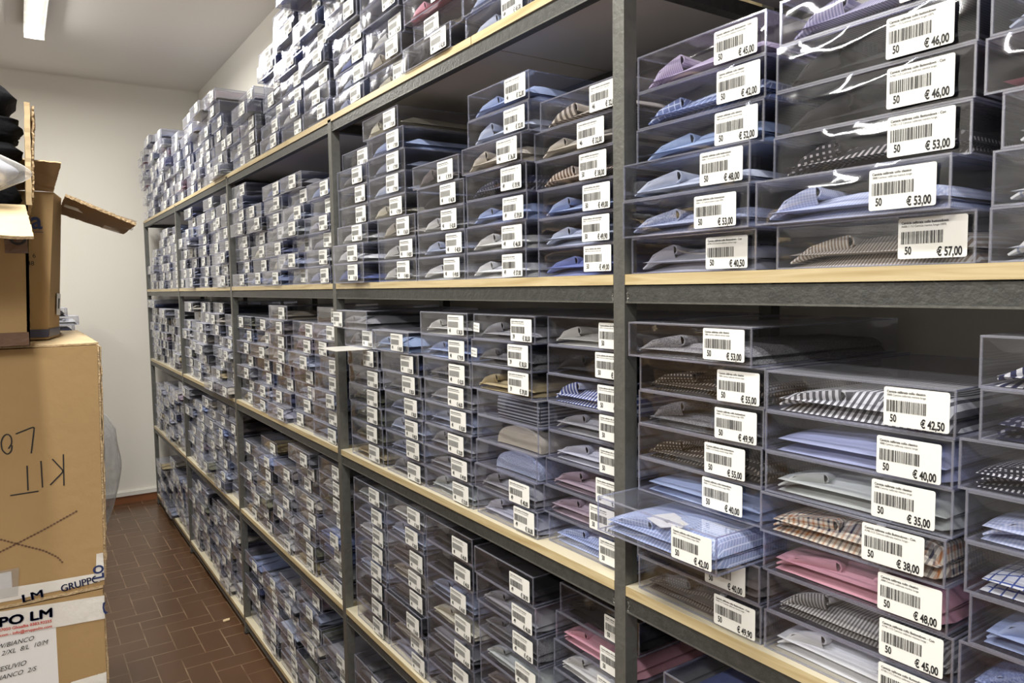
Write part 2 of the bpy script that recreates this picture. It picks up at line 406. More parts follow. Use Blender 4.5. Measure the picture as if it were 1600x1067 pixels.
LVN = {'bottom': 'bottom shelf', 'knee': 'knee-high shelf', 'waist': 'waist-high shelf', 'eye': 'eye-level shelf', 'top': 'top shelf'}
def board(y0, y1, z, label, x0=XF, x1=XB-.002):
    q = MB(); q.box(0, x1-x0, 0, y1-y0, -.0165, 0, M['wood'], {1: M['boardtop'], 0: M['underside']})
    o = q.obj('shelf_board', None, (x0, y0, z)); tag(o, label, 'shelf board', 'pale wooden shelf boards of the rack')
for lv in ('bottom', 'knee', 'waist', 'eye'):
    for k in range(5):
        board(POST[k]+PW+.001, POST[k+1]-.001, ZS[lv], 'pale pine board of the %s in the %s bay' % (LVN[lv], BAYN[k]))
for i, (a, c, zz, ln) in enumerate([(-.4, .873, 0, 'nearest length'), (.901, 1.33, 0, 'short second length'), (1.333, 3.75, 0, 'long third length'), (3.753, 6.0, .0, 'farthest length')]):
    board(a, c, ZS['top']+zz, 'pale pine top shelf board of the rack, %s' % ln, XF+(-.0 if i < 2 else 0))

# ------------------------------------------------------------------ shirt boxes
BL = .355                        # box length into the shelf
def shell_mesh(name, W, H, seed, nf=(14, 6), nt_=(6, 8), crink=0.0, rods=True):
    """clear box, origin at the bottom centre of the front; +x runs into the shelf"""
    q = MB(); rng = random.Random(seed); off = Vector((rng.random()*40, rng.random()*40, rng.random()*40))
    def fr(u, v):
        y = (.5-u)*W; z = v*H
        e = math.sin(PI*u)*math.sin(PI*v)
        n = noise.noise(Vector((y*16, z*22, 0))+off)*.0034 + noise.noise(Vector((y*60, z*60, 3))+off)*.0022*crink
        return (-(.0016+.002*rng_b)*e - n*min(1, e*3), y, z)
    rng_b = rng.random()
    q.grid(fr, nf[0], nf[1], M['clear'])
    def tp(u, v):
        x = u*BL; y = (.5-v)*W; e = math.sin(PI*u)*math.sin(PI*v)
        return (x, y, H-.0015*e+noise.noise(Vector((x*9, y*14, 7))+off)*.0016*min(1, e*3) - .0006*crink)
    q.grid(tp, nt_[0], nt_[1], M['clear'])
    for s in (-1, 1):
        def sd(u, v, s=s):
            x = u*BL; z = v*H; e = math.sin(PI*u)*math.sin(PI*v)
            return (x, s*W/2+s*-(.001*e)+noise.noise(Vector((x*12, z*20, 11*s))+off)*.0012*min(1, e*3), z)
        q.grid(sd, 6, 3, M['clear'], flip=(s < 0))
    q.poly([(0, W/2, .0002), (BL, W/2, .0002), (BL, -W/2, .0002), (0, -W/2, .0002)], M['clear'])
    q.poly([(BL, W/2, 0), (BL, -W/2, 0), (BL, -W/2, H), (BL, W/2, H)], M['clear'])
    r = .0011
    if rods:
        for z in (r, H-r):
            q.box(-r*.6, r*1.4, -W/2, W/2, z-r, z+r, M['edge'])
            for s in (-1, 1): q.box(r*1.4, BL, s*(W/2-r)-r*.8, s*(W/2-r)+r*.8, z-r*.8, z+r*.8, M['edge'])
        for s in (-1, 1): q.box(-r*.5, r*1.4, s*(W/2-r)-r, s*(W/2-r)+r, 2*r, H-2*r, M['edge'])
        q.box(BL-.001, BL, -W/2, W/2, H-2*r, H, M['edge'])
        # tucked lid flap behind the front face
        q.poly([(.003, -W/2+.004, H-.003), (.003, W/2-.004, H-.003), (.0035, W/2-.02, H-.016), (.0035, -W/2+.02, H-.016)], M['clear'])
    else:
        for z in (r, H-r): q.box(-r*.5, r, -W/2, W/2, z-r, z+r, M['edge'])
        q.box(-r*.5, r, -W/2, -W/2+2*r, 2*r, H-2*r, M['edge']); q.box(0, BL, -W/2, -W/2+r, H-2*r, H, M['edge'])
    return q.mesh(name)

SW_, SH_ = .071, .0435           # price sticker
LINES = [('Camicia calibrata collo buttondown', 'A686-1 /12 Camicia manica lunga-100%'), ('Camicia calibrata collo Buttondown - Con', 'A740-11/2 Camicia calibrata manica lunga -'),
         ('Camicia calibrata collo classico', '3888 Camicia calibrata manica lunga')]
ST = {}
def sticker_mesh(size, price, kind=0, detail=2):
    k = (size, price, kind, detail)
    if k in ST: return ST[k]
    q = MB(); R = Vector((0, -1, 0)); U = Vector((0, 0, 1)); rng = random.Random(sum(map(ord, size+price))+kind)
    w2, h = SW_/2, SH_
    c = .0022; pts = []
    for cx, cz, a0 in ((w2-c, c, -90), (w2-c, h-c, 0), (-w2+c, h-c, 90), (-w2+c, c, 180)):
        for t in (0, 45, 90):
            a = math.radians(a0+t); pts.append((0, -(cx+c*math.cos(a)), cz+c*math.sin(a)))
    b0 = len(q.v); q.v += pts; q.face(range(b0, b0+len(pts)), M['sticker'])
    q.v += [(.0004, y, z) for _, y, z in pts]; n = len(pts)
    for i in range(n): q.face([b0+i, b0+n+i, b0+n+(i+1) % n, b0+(i+1) % n], M['sticker'])
    e = -.00035
    def bar(x0, x1, z0, z1):
        q.poly([(e, w2-x0, z0), (e, w2-x1, z0), (e, w2-x1, z1), (e, w2-x0, z1)], M['ink'])
    if detail >= 2:
        a, c2 = LINES[kind % 3]
        put_text(q, a, (e, w2-.0035, h-.0062), R, U, .0037, M['ink'], .92, .00008)
        put_text(q, c2, (e, w2-.0035, h-.0098), R, U, .0032, M['ink'], .92)
    else:
        bar(.0035, .050, h-.0062, h-.0048); bar(.0035, .054, h-.0095, h-.0086)
    x = .0035
    while x < .0475:
        d = rng.choice((.0005, .0005, .0008, .0012)) if detail >= 2 else .0011
        bar(x, x+d, .0158, .0290); x += d+(rng.choice((.0005, .0008, .0011)) if detail >= 2 else .0013)
    put_text(q, size, (e, w2-.0075, .0048), R, U, .0118, M['ink'], .62, .0003)
    pw = text_width(price, .0128, .62, .0004)
    put_text(q, price, (e, -w2+.0045+pw, .0022), R, U, .0128, M['ink'], .62, .0004)
    me = q.mesh('price_sticker'); ST[k] = me; return me

# ---- folded shirts: body of two soft layers, rolled collar on the left of the front
def body_mesh(name, W, seed, hb=.024, nx=12, ny=22):
    q = MB(); rng = random.Random(seed); off = Vector((rng.random()*50, rng.random()*50, 1)); L = .325
    tail = rng.uniform(.55, .9)
    for (z0, th, x0, inset) in ((0.0, hb*.56, .004, 0), (hb*.5, hb*.5, 0.0, .003)):
        def top(u, v, z0=z0, th=th, x0=x0, inset=inset):
            yy = (.5-v)*(W-2*inset)
            # sections: u runs front to back; v left to right
            ang = max(0, min(1, u*9)); fx = x0+(u*L if u > .0 else 0)
            taper = .12+.88*min(1, v/.5)**.62
            edge = min(1, math.sqrt(max(0, min(1, (1-v)*14))))
            z = z0+th*1.12*math.sqrt(max(0, 1-(1-ang)**2))*edge*taper*(1+.1*math.sin(v*PI*.9))*(1-.25*u*tail)
            z += noise.noise(Vector((fx*14, yy*18, z0*9))+off)*.0022*ang*edge
            return (fx+.004*(1-v)*0+noise.noise(Vector((0, yy*20, z0*90))+off)*.002, yy, max(z, z0))
        q.grid(top, nx, ny, M['white'])
        def bot(u, v, z0=z0, th=th, x0=x0, inset=inset):
            yy = (.5-v)*(W-2*inset); fx = x0+u*L
            edge = min(1, (v*6)); return (fx+noise.noise(Vector((0, yy*20, z0*90))+off)*.002, yy, max(0.0, z0-(.0 if z0 == 0 else .003*edge*min(1, u*9))))
        q.grid(bot, nx, 8, M['white'], flip=True)
    # placket fold on the top layer near the middle
    zt = hb*1.14
    q.grid(lambda u, v: (.004+u*.2-.004*math.sin(v*PI), -.026-.016*v+.001*math.sin(u*9), zt*.99*(1-.12*u)+.0016*math.sin(v*PI)-(.009*(1-min(1, u*12)))), 10, 3, M['white'])
    return q.mesh(name)
def collar_mesh(name, W, seed, hc=.040, ln=.11):
    rng = random.Random(seed); y0 = W*.5-.002; y1 = W*.5-W*rng.uniform(.34, .44); r = rng.uniform(.0035, .006); hz = hc*rng.uniform(.85, 1.05)
    hz = .031+.009*rng.random(); y1 = W*.5-W*rng.uniform(.30, .42); r = rng.uniform(.003, .0055)
    prof = [(y0-.001, .006), (y0-.010, .012), (y0+(y1-y0)*.35, .014+(hz-.014)*.45), (y0+(y1-y0)*.7, .014+(hz-.014)*.8), (y1, hz)]
    roll = rng.random()
    prof += [(y1-r*.7, hz-r*.35), (y1-r, hz-r*1.2), (y1-r*.6, hz-r*2.1), (y1+r*.6, hz-r*2.6)]
    if roll > .5: prof += [(y1+r*2.2, hz-r*2.3), (y1+r*3.4, hz-r*2.4)]
    q = MB(); off = rng.random()*30; lay = .0022
    def pt(i, u, d):
        y, z = prof[i]; a = prof[max(i-1, 0)]; c = prof[min(i+1, len(prof)-1)]
        t = Vector((c[0]-a[0], c[1]-a[1])).normalized(); n = Vector((t.y, -t.x))
        x = .001+u*ln + .010*(i/len(prof))*(1-u)
        s = 1-.25*u
        return (x+noise.noise(Vector((y*30, u*2, off)))*.002, y+n.x*d, (z)*s+n.y*d+.0015*noise.noise(Vector((x*30, y*20, off))))
    n = len(prof)-1
    q.grid(lambda u, v: pt(round(v*n), u, 0), 5, n, M['white'])
    q.grid(lambda u, v: pt(round(v*n), u, lay), 5, n, M['white'], flip=True)
    q.grid(lambda u, v: pt(round(u*n), 0, lay*v), n, 1, M['white'])
    def front(u, v):
        k = u*4.0; i = min(3, int(k)); a = pt(i, 0, 0); c = pt(i+1, 0, 0); f = k-i
        x, y, z = (a[j]+(c[j]-a[j])*f for j in range(3))
        return (x+.006*v-.002*math.sin(v*PI), y, z-(z-.006)*(.72-.12*u)*v)
    q.grid(front, 9, 5, M['white'], flip=True)
    return q.mesh(name)
def dome_mesh(name, W, seed):
    """a shirt folded with its rounded yoke to the front"""
    rng = random.Random(seed); q = MB(); off = rng.random()*20
    def f(u, v):
        a = PI*v; r = W*.30; s = 1-.12*u
        return (.006+.30*u+.004*math.sin(a), r*math.cos(a)*1.15-.02, .042*math.sin(a)**.7*s+.001*noise.noise(Vector((u*5, v*6, off))))
    q.grid(f, 8, 18, M['white'])
    q.grid(lambda u, v: (.006+.004*math.sin(PI*v), W*.345*math.cos(PI*v)-.02, .042*math.sin(PI*v)**.7*(1-u)+.0008*math.sin(u*9)), 4, 18, M['white'], flip=True)
    return q.mesh(name)
def button_mesh():
    q = MB(); q.tube([(0, 0, 0), (0, 0, .0016)], .0055, M['button'], 12); q.tube([(0, 0, .0016), (0, 0, .002)], [.0055, .004], M['button'], 12); return q.mesh('button')
BUTTON = button_mesh()

WA, WB, H = .236, .224, .0535
HP = .0538
SHELLS = {}
def shell(width, hh, v, lod):
    k = (width, hh, v, lod)
    if k not in SHELLS:
        SHELLS[k] = shell_mesh('shirt_box', width, hh, v*13+int(width*1000)+3, (16, 7) if lod == 0 else ((8, 4) if lod == 1 else (3, 2)), (6, 8) if lod == 0 else ((4, 4) if lod == 1 else (2, 2)), 1.0 if v >= 4 else .25, lod < 2)
    return SHELLS[k]
BODIES = {}
def body(W, v, lod, thick):
    k = (W, v, lod, thick)
    if k not in BODIES: BODIES[k] = body_mesh('folded_shirt', W-.018, v+5, .0215+.005*thick, *((14, 24) if lod == 0 else ((7, 12) if lod == 1 else (3, 8))))
    return BODIES[k]
COLLARS = {}
def collar(W, v):
    k = (W, v)
    if k not in COLLARS: COLLARS[k] = collar_mesh('collar', W-.02, v+9)
    return COLLARS[k]
DOMES = {}

def colour_words(key): return key
BOXES = []      # every box of the rack: (distance, data)
def add_box(bay, lv, stk, lev, x, y, z, W, key, size, price, sy=None, film=False, hh=H, tilt=0.0, shape=0, rz=None, stickY=None):
    BOXES.append(dict(bay=bay, lv=lv, stk=stk, lev=lev, x=x, y=y, z=z, W=W, key=key, size=size, price=price, film=film, hh=hh, shape=shape,
                      rz=random.uniform(-.004, .004) if rz is None else rz, tilt=tilt, sdy=sy if sy is not None else random.uniform(.004, .03),
                      sdz=random.uniform(.003, .008)))

# stacks measured in the place: left edge Y of each box (bottom first), x of the fronts, cloth, size, price, distance of the sticker from the right edge
def stack(bay, lv, stk, W, rows, hp=HP, z0=None):
    z = ZS[lv] if z0 is None else z0
    for i, r in enumerate(rows):
        yl, x, key, size, price = r[:5]; kw = r[5] if len(r) > 5 else {}
        z += kw.pop('gap', 0)
        add_box(bay, lv, stk, i, x, yl-W/2, z, W, key, size, price, hh=hp-.0003, **kw)
        z += hp
A = .812
# ---- nearest bay
stack(0, 'eye', 0, WA, [(.866, A-.004, 'lilac grey', '50', '€ 40,50', dict(sy=.010)), (.860, A-.028, 'steel blue', '50', '€ 53,00', dict(sy=.016)), (.858, A-.028, 'pale blue', '50', '€ 48,00', dict(sy=.008)),
      (.859, A, 'sky blue', '50', '€ 52,00', dict(sy=.006)), (.857, A, 'blue windowpane', '50', '€ 42,00', dict(sy=.005)), (.857, A, 'lilac striped', '50', '€ 45,00', dict(sy=.010))], .0552)
stack(0, 'eye', 1, WA, [(.599, A-.004, 'white brown-striped', '50', '€ 57,00', dict(sy=.006)), (.612, A-.03, 'periwinkle checked', '50', '€ 53,00', dict(sy=.012)), (.608, A, 'dark dotted', '50', '€ 53,00', dict(sy=.014)),
      (.606, A, 'charcoal', '50', '€ 46,00', dict(sy=.018)), (.605, A, 'charcoal', '50', '€ 46,00', dict(sy=.021)), (.601, A, 'lavender striped', '50', '€ 46,00')], .0555)
stack(0, 'eye', 2, WA, [(.353, A, 'white windowpane', '50', '€ 45,00'), (.352, A, 'white windowpane', '50', '€ 42,00'), (.345, A, 'white', '50', '€ 40,00'), (.362, A, 'pink', '50', '€ 48,00'), (.358, A, 'pale blue', '50', '€ 42,00'), (.351, A, 'pale blue', '50', '€ 45,00')], .0555)
stack(0, 'waist', 0, WA, [(.855, A, 'taupe dotted', '50', '€ 49,90', dict(sy=.006)), (.858, A, 'taupe', '50', '€ 40,00', dict(sy=.02)), (.868, A-.075, 'blue fine-checked', '50', '€ 42,00', dict(sy=.004)), (.856, A, 'light blue', '50', '€ 40,00', dict(sy=.028)),
      (.856, A, 'brown dotted', '50', '€ 55,00', dict(sy=.024)), (.854, A, 'dark grey', '50', '€ 49,90', dict(sy=.008)), (.852, A, 'brown dotted', '50', '€ 55,00', dict(sy=.006)), (.867, A-.01, 'grey melange', '50', '€ 53,00', dict(sy=.008))], .0538)
stack(0, 'waist', 1, WA, [(.614, A, 'white', '50', '€ 42,00', dict(sy=.004)), (.610, A, 'grey fine-striped', '50', '€ 45,00', dict(sy=.008)), (.617, A, 'pink', '50', '€ 48,00', dict(sy=.004)), (.618, A-.006, 'brown checked', '50', '€ 38,00', dict(sy=.02)),
      (.615, A, 'pale grey', '50', '€ 35,00', dict(sy=.016)), (.616, A, 'periwinkle', '50', '€ 40,00', dict(sy=.010)), (.615, A, 'grey white-striped', '50', '€ 42,50', dict(sy=.004))], .0535)
stack(0, 'waist', 2, WA, [(.368, A, 'grey blue', '50', '€ 40,00'), (.369, A, 'denim blue', '50', '€ 42,00'), (.360, A, 'light blue', '50', '€ 45,00'), (.366, A, 'blue white-checked', '50', '€ 42,00'), (.367, A, 'periwinkle checked', '50', '€ 46,00'),
      (.375, A, 'dark white-checked', '50', '€ 53,00'), (.356, A, 'navy patterned', '50', '€ 55,00'), (.358, A, 'navy white-striped', '50', '€ 49,90')], .0541)
stack(0, 'knee', 0, WA, [(.81, A, 'grey', '50', '€ 40,00')]*6 + [(.81, A+.01, 'blue', '50', '€ 42,00', dict(sy=.05))], .0538)
# ---- second bay
P49 = ['€ 49,00', '€ 49,90', '€ 42,00', '€ 45,00', '€ 40,50', '€ 38,00', '€ 46,00', '€ 36,00', '€ 39,90', '€ 53,00']
B5 = .829
stack(1, 'eye', 4, WB, [(1.145, B5, 'blue', '50', '€ 49,00', dict(sy=.012)), (1.145, B5, 'pale blue', '50', '€ 49,90', dict(sy=.016)), (1.145, B5, 'light blue', '50', '€ 49,00', dict(sy=.014)), (1.150, B5, 'brown striped', '50', '€ 38,00', dict(sy=.018)),
      (1.155, B5, 'beige', '46', '€ 32,00', dict(sy=.018)), (1.135, B5, 'beige striped', '46', '€ 32,00', dict(sy=.004))], .0540)
stack(1, 'eye', 3, WB, [(1.385, A, 'white', '49', '€ 57,00', dict(sy=.006)), (1.385, A, 'off-white', '49', '€ 46,00', dict(sy=.006)), (1.380, A, 'light blue', '49', '€ 39,00', dict(sy=.006)), (1.382, A, 'navy patterned', '49', '€ 39,90', dict(sy=.01)),
      (1.388, A-.006, 'beige', '46', '€ 36,00', dict(sy=.008)), (1.372, A, 'pale blue', '46', '€ 32,00', dict(sy=.006)), (1.369, A, 'light blue', '46', '€ 32,00', dict(sy=.005))], .0550)
stack(1, 'eye', 2, WB, [(1.617, A, 'white', '48', '€ 49,00'), (1.614, A, 'pale blue', '48', '€ 40,50'), (1.616, A, 'off-white', '48', '€ 42,00'), (1.615, A, 'charcoal', '48', '€ 46,00'), (1.636, A, 'taupe', '48', '€ 39,90', dict(film=True))], .0545)
stack(1, 'eye', 1, WB, [(1.850, A, 'off-white', '48', '€ 48,00'), (1.850, A, 'off-white', '48', '€ 40,50'), (1.852, A, 'beige', '48', '€ 36,50'), (1.902, A, 'cream', '48', '€ 79,90', dict(film=True)), (1.902, A, 'pale blue', '48', '€ 79,90', dict(film=True)),
      (1.902, A, 'grey blue', '48', '€ 79,90', dict(film=True)), (1.906, A, 'light blue', '48', '€ 78,90', dict(film=True)), (1.935, A, 'cream', '48', '€ 76,90', dict(film=True))], .0548)
stack(1, 'eye', 0, WB, [(2.108, A-.03, 'blue', '48', '€ 42,00', dict(sy=.03)), (2.108, A-.03, 'white', '48', '€ 37,00', dict(sy=.03)), (2.120, A-.01, 'off-white', '48', '€ 46,00'), (2.132, A, 'charcoal', '48', '€ 46,00'), (2.134, A, 'charcoal', '48', '€ 46,00'),
      (2.136, A, 'dark grey', '48', '€ 78,90'), (2.142, A+.02, 'charcoal', '48', '€ 76,90')], .0545)
stack(1, 'waist', 4, WB, [(1.120, B5, 'blue fine-checked', '50', '€ 49,00', dict(sy=.0)), (1.136, B5, 'mauve', '50', '€ 49,90', dict(sy=.01)), (1.128, B5, 'mauve', '50', '€ 45,00', dict(sy=.0)), (1.118, B5, 'lilac grey', '50', '€ 49,00', dict(sy=.0)),
      (1.118, B5, 'grey', '50', '€ 42,00', dict(sy=.0)), (1.122, B5, 'blue white-striped', '50', '€ 42,00', dict(sy=.0)), (1.118, B5, 'charcoal', '50', '€ 46,00', dict(sy=.01)), (1.118, B5, 'off-white', '50', '€ 49,00', dict(sy=.0))], .0540)
stack(1, 'waist', 3, WB, [(1.358, A, 'lilac grey', '49', '€ 50,00', dict(sy=.004)), (1.366, A, 'grey', '49', '€ 40,00', dict(sy=.012)), (1.358, A, 'steel blue', '', '', dict(shape=1)), (1.352, A, 'beige', '', '', dict(shape=1)),
      (1.352, A, 'navy dark-striped', '', '', dict(shape=2)), (1.372, A, 'khaki', '39', '€ 39,00', dict(sy=.004)), (1.372, A, 'dark grey', '39', '€ 30,50', dict(sy=.004)), (1.360, A, 'grey', '39', '€ 30,50', dict(sy=.004))], .0540)
stack(1, 'waist', 2, WB, [(1.600, A, 'pale grey', '48', '€ 32,00'), (1.606, A, 'grey', '48', '€ 49,00'), (1.602, A, 'grey', '48', '€ 32,00'), (1.598, A, 'grey blue', '48', '€ 42,00'), (1.598, A, 'grey', '48', '€ 46,00'),
      (1.602, A, 'dark grey', '48', '€ 42,50'), (1.610, A, 'light blue', '48', '€ 79,90'), (1.612, A, 'off-white', '48', '€ 38,50', dict(film=True))], .0540)
stack(1, 'waist', 1, WB, [(1.828, A, 'grey', '48', '€ 38,00'), (1.832, A, 'grey blue', '48', '€ 38,50'), (1.836, A, 'pale blue', '48', '€ 48,50'), (1.832, A, 'grey blue', '48', '€ 38,50'), (1.842, A, 'dark grey', '48', '€ 38,50'),
      (1.852, A, 'navy', '48', '€ 32,00', dict(film=True)), (1.885, A-.01, 'sky blue', '48', '€ 40,00', dict(film=True))], .0540)
stack(1, 'waist', 0, WB, [(2.078, A, 'khaki', '48', '€ 46,00'), (2.080, A, 'olive', '48', '€ 48,90'), (2.082, A, 'olive', '48', '€ 48,90'), (2.090, A, 'olive', '48', '€ 48,90'), (2.086, A, 'grey', '48', '€ 48,00'),
      (2.096, A, 'dark grey', '48', '€ 48,90', dict(gap=0)), (2.112, A, 'grey', '48', '€ 46,00', dict(gap=.003)), (2.120, A-.02, 'grey', '47', '€ 46,00', dict(sy=.17, film=True))], .0530)
BM = .842
stack(1, 'knee', 4, WB-.006, [(1.128, BM, 'grey', '50', '€ 42,00')]*4 + [(1.126, BM, 'off-white', '50', '€ 42,00', dict(sy=.01)), (1.118, BM, 'pink', '50', '€ 46,00', dict(sy=.01)), (1.104, BM, 'charcoal', '50', '€ 46,00', dict(sy=.012))], .0600)
stack(1, 'knee', 3, WB, [(1.355, A, 'grey', '49', '€ 39,00')]*2 + [(1.356, A, 'taupe', '49', '€ 40,00', dict(sy=.01)), (1.358, A, 'pale grey', '49', '€ 38,00', dict(sy=.006)), (1.362, A, 'dark grey', '49', '€ 42,00', dict(sy=.01)),
      (1.368, A, 'grey', '49', '€ 46,00', dict(sy=.006)), (1.375, A, 'charcoal', '49', '€ 38,90', dict(sy=.006))], .0600)
stack(1, 'knee', 2, WB, [(1.610, A, 'dark grey', '48', '€ 46,00')]*2 + [(1.612, A, 'grey', '48', '€ 46,00'), (1.608, A, 'cream', '48', '€ 42,00'), (1.608, A, 'grey blue', '48', '€ 46,00'), (1.606, A, 'charcoal', '48', '€ 46,50'), (1.608, A, 'charcoal', '48', '€ 46,00')], .0615)
stack(1, 'knee', 1, WB, [(1.838, A, 'lilac grey', '48', '€ 46,00'), (1.842, A, 'beige', '48', '€ 38,00'), (1.848, A-.01, 'charcoal', '48', '€ 36,00'), (1.84, A, 'taupe dotted', '48', '€ 46,00'), (1.84, A, 'beige', '48', '€ 46,00'),
      (1.842, A, 'taupe', '48', '€ 46,00', dict(film=True)), (1.846, A, 'pale blue', '48', '€ 38,50'), (1.838, A, 'off-white', '48', '€ 36,00')], .0540)
stack(1, 'knee', 0, WB, [(2.075, A, 'taupe', '48', '€ 39,90'), (2.08, A, 'charcoal', '48', '€ 46,00'), (2.08, A, 'charcoal', '48', '€ 42,00'), (2.078, A, 'pale blue', '48', '€ 38,00'), (2.078, A, 'grey', '48', '€ 46,00'),
      (2.078, A, 'white', '48', '€ 39,00'), (2.08, A, 'grey blue', '48', '€ 42,00'), (2.078, A, 'pale grey', '48', '€ 36,00')], .0535)
stack(1, 'bottom', 0, WB, [(2.115, A, 'charcoal', '48', '€ 46,00')]*6+[(2.115, A, 'dark grey', '48', '€ 39,00')], .0535)
stack(1, 'bottom', 1, WB, [(1.885, A-.01, 'grey', '48', '€ 46,00')]*6+[(1.885, A-.01, 'grey blue', '48', '€ 46,00')], .0535)
# ---- third to fifth bays and the whole top shelf: stacks of a counted height
COUNTS = {  # bay: level: counts from the near side (low Y) of the bay outwards
 1: {'top': [3, 4, 5, 7, 8]},
 2: {'top': [9, 8, 7, 5, 5], 'eye': [6, 7, 7, 6, 8], 'waist': [8, 7, 8, 7, 7], 'knee': [8, 8, 6, 7, 6], 'bottom': [6, 8, 7, 6, 6]},
 3: {'top': [7, 8, 7, 8, 7], 'eye': [8, 8, 7, 8, 6], 'waist': [7, 8, 8, 8, 6], 'knee': [8, 8, 8, 7, 8], 'bottom': [8, 8, 7, 8, 7]},
 4: {'top': [8, 8, 9, 10, 9], 'eye': [7, 7, 7, 5, 4], 'waist': [7, 7, 7, 8, 8], 'knee': [8, 7, 7, 6, 6], 'bottom': [6, 6, 7, 6, 5]},
}
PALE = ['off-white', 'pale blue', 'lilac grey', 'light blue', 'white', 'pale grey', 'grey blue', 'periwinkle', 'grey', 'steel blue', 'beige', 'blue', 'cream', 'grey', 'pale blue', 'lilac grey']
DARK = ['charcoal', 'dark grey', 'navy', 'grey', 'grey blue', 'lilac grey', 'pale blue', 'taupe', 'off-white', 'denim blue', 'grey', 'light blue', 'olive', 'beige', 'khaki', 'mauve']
for bay, lvs in COUNTS.items():
    ya, yb = POST[bay]+PW, POST[bay+1]
    for lv, cnt in lvs.items():
        n = 5; pitch = (yb-ya-.012)/n
        if lv == 'top': ya2 = POST[bay]+.01; pitch = (POST[bay+1]-POST[bay])/5
        else: ya2 = ya+.006
        for i, c in enumerate(cnt):
            yc = ya2+pitch*(i+.5); z = ZS[lv]; W = pitch-.018 if lv != 'top' else pitch-.02
            W = min(W, .232); dx0 = random.uniform(-.004, .006); drift = 0
            if lv == 'top': drift = random.uniform(-.006, .001)
            for k in range(c):
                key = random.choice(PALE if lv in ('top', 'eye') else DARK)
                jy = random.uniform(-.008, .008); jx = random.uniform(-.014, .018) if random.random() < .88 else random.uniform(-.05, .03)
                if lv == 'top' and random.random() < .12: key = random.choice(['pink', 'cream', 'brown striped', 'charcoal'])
                sy = random.uniform(.004, .02) if random.random() < .8 else random.uniform(.04, .12)
                add_box(bay, lv, 4-i, k, A+dx0+jx+drift*k, yc+jy, z, round(W, 3), key, random.choice(['48', '46', '49']), random.choice(P49), sy=sy,
                        film=(lv == 'top' and bay < 4) or random.random() < .15, tilt=random.uniform(-.03, .03))
                z += HP

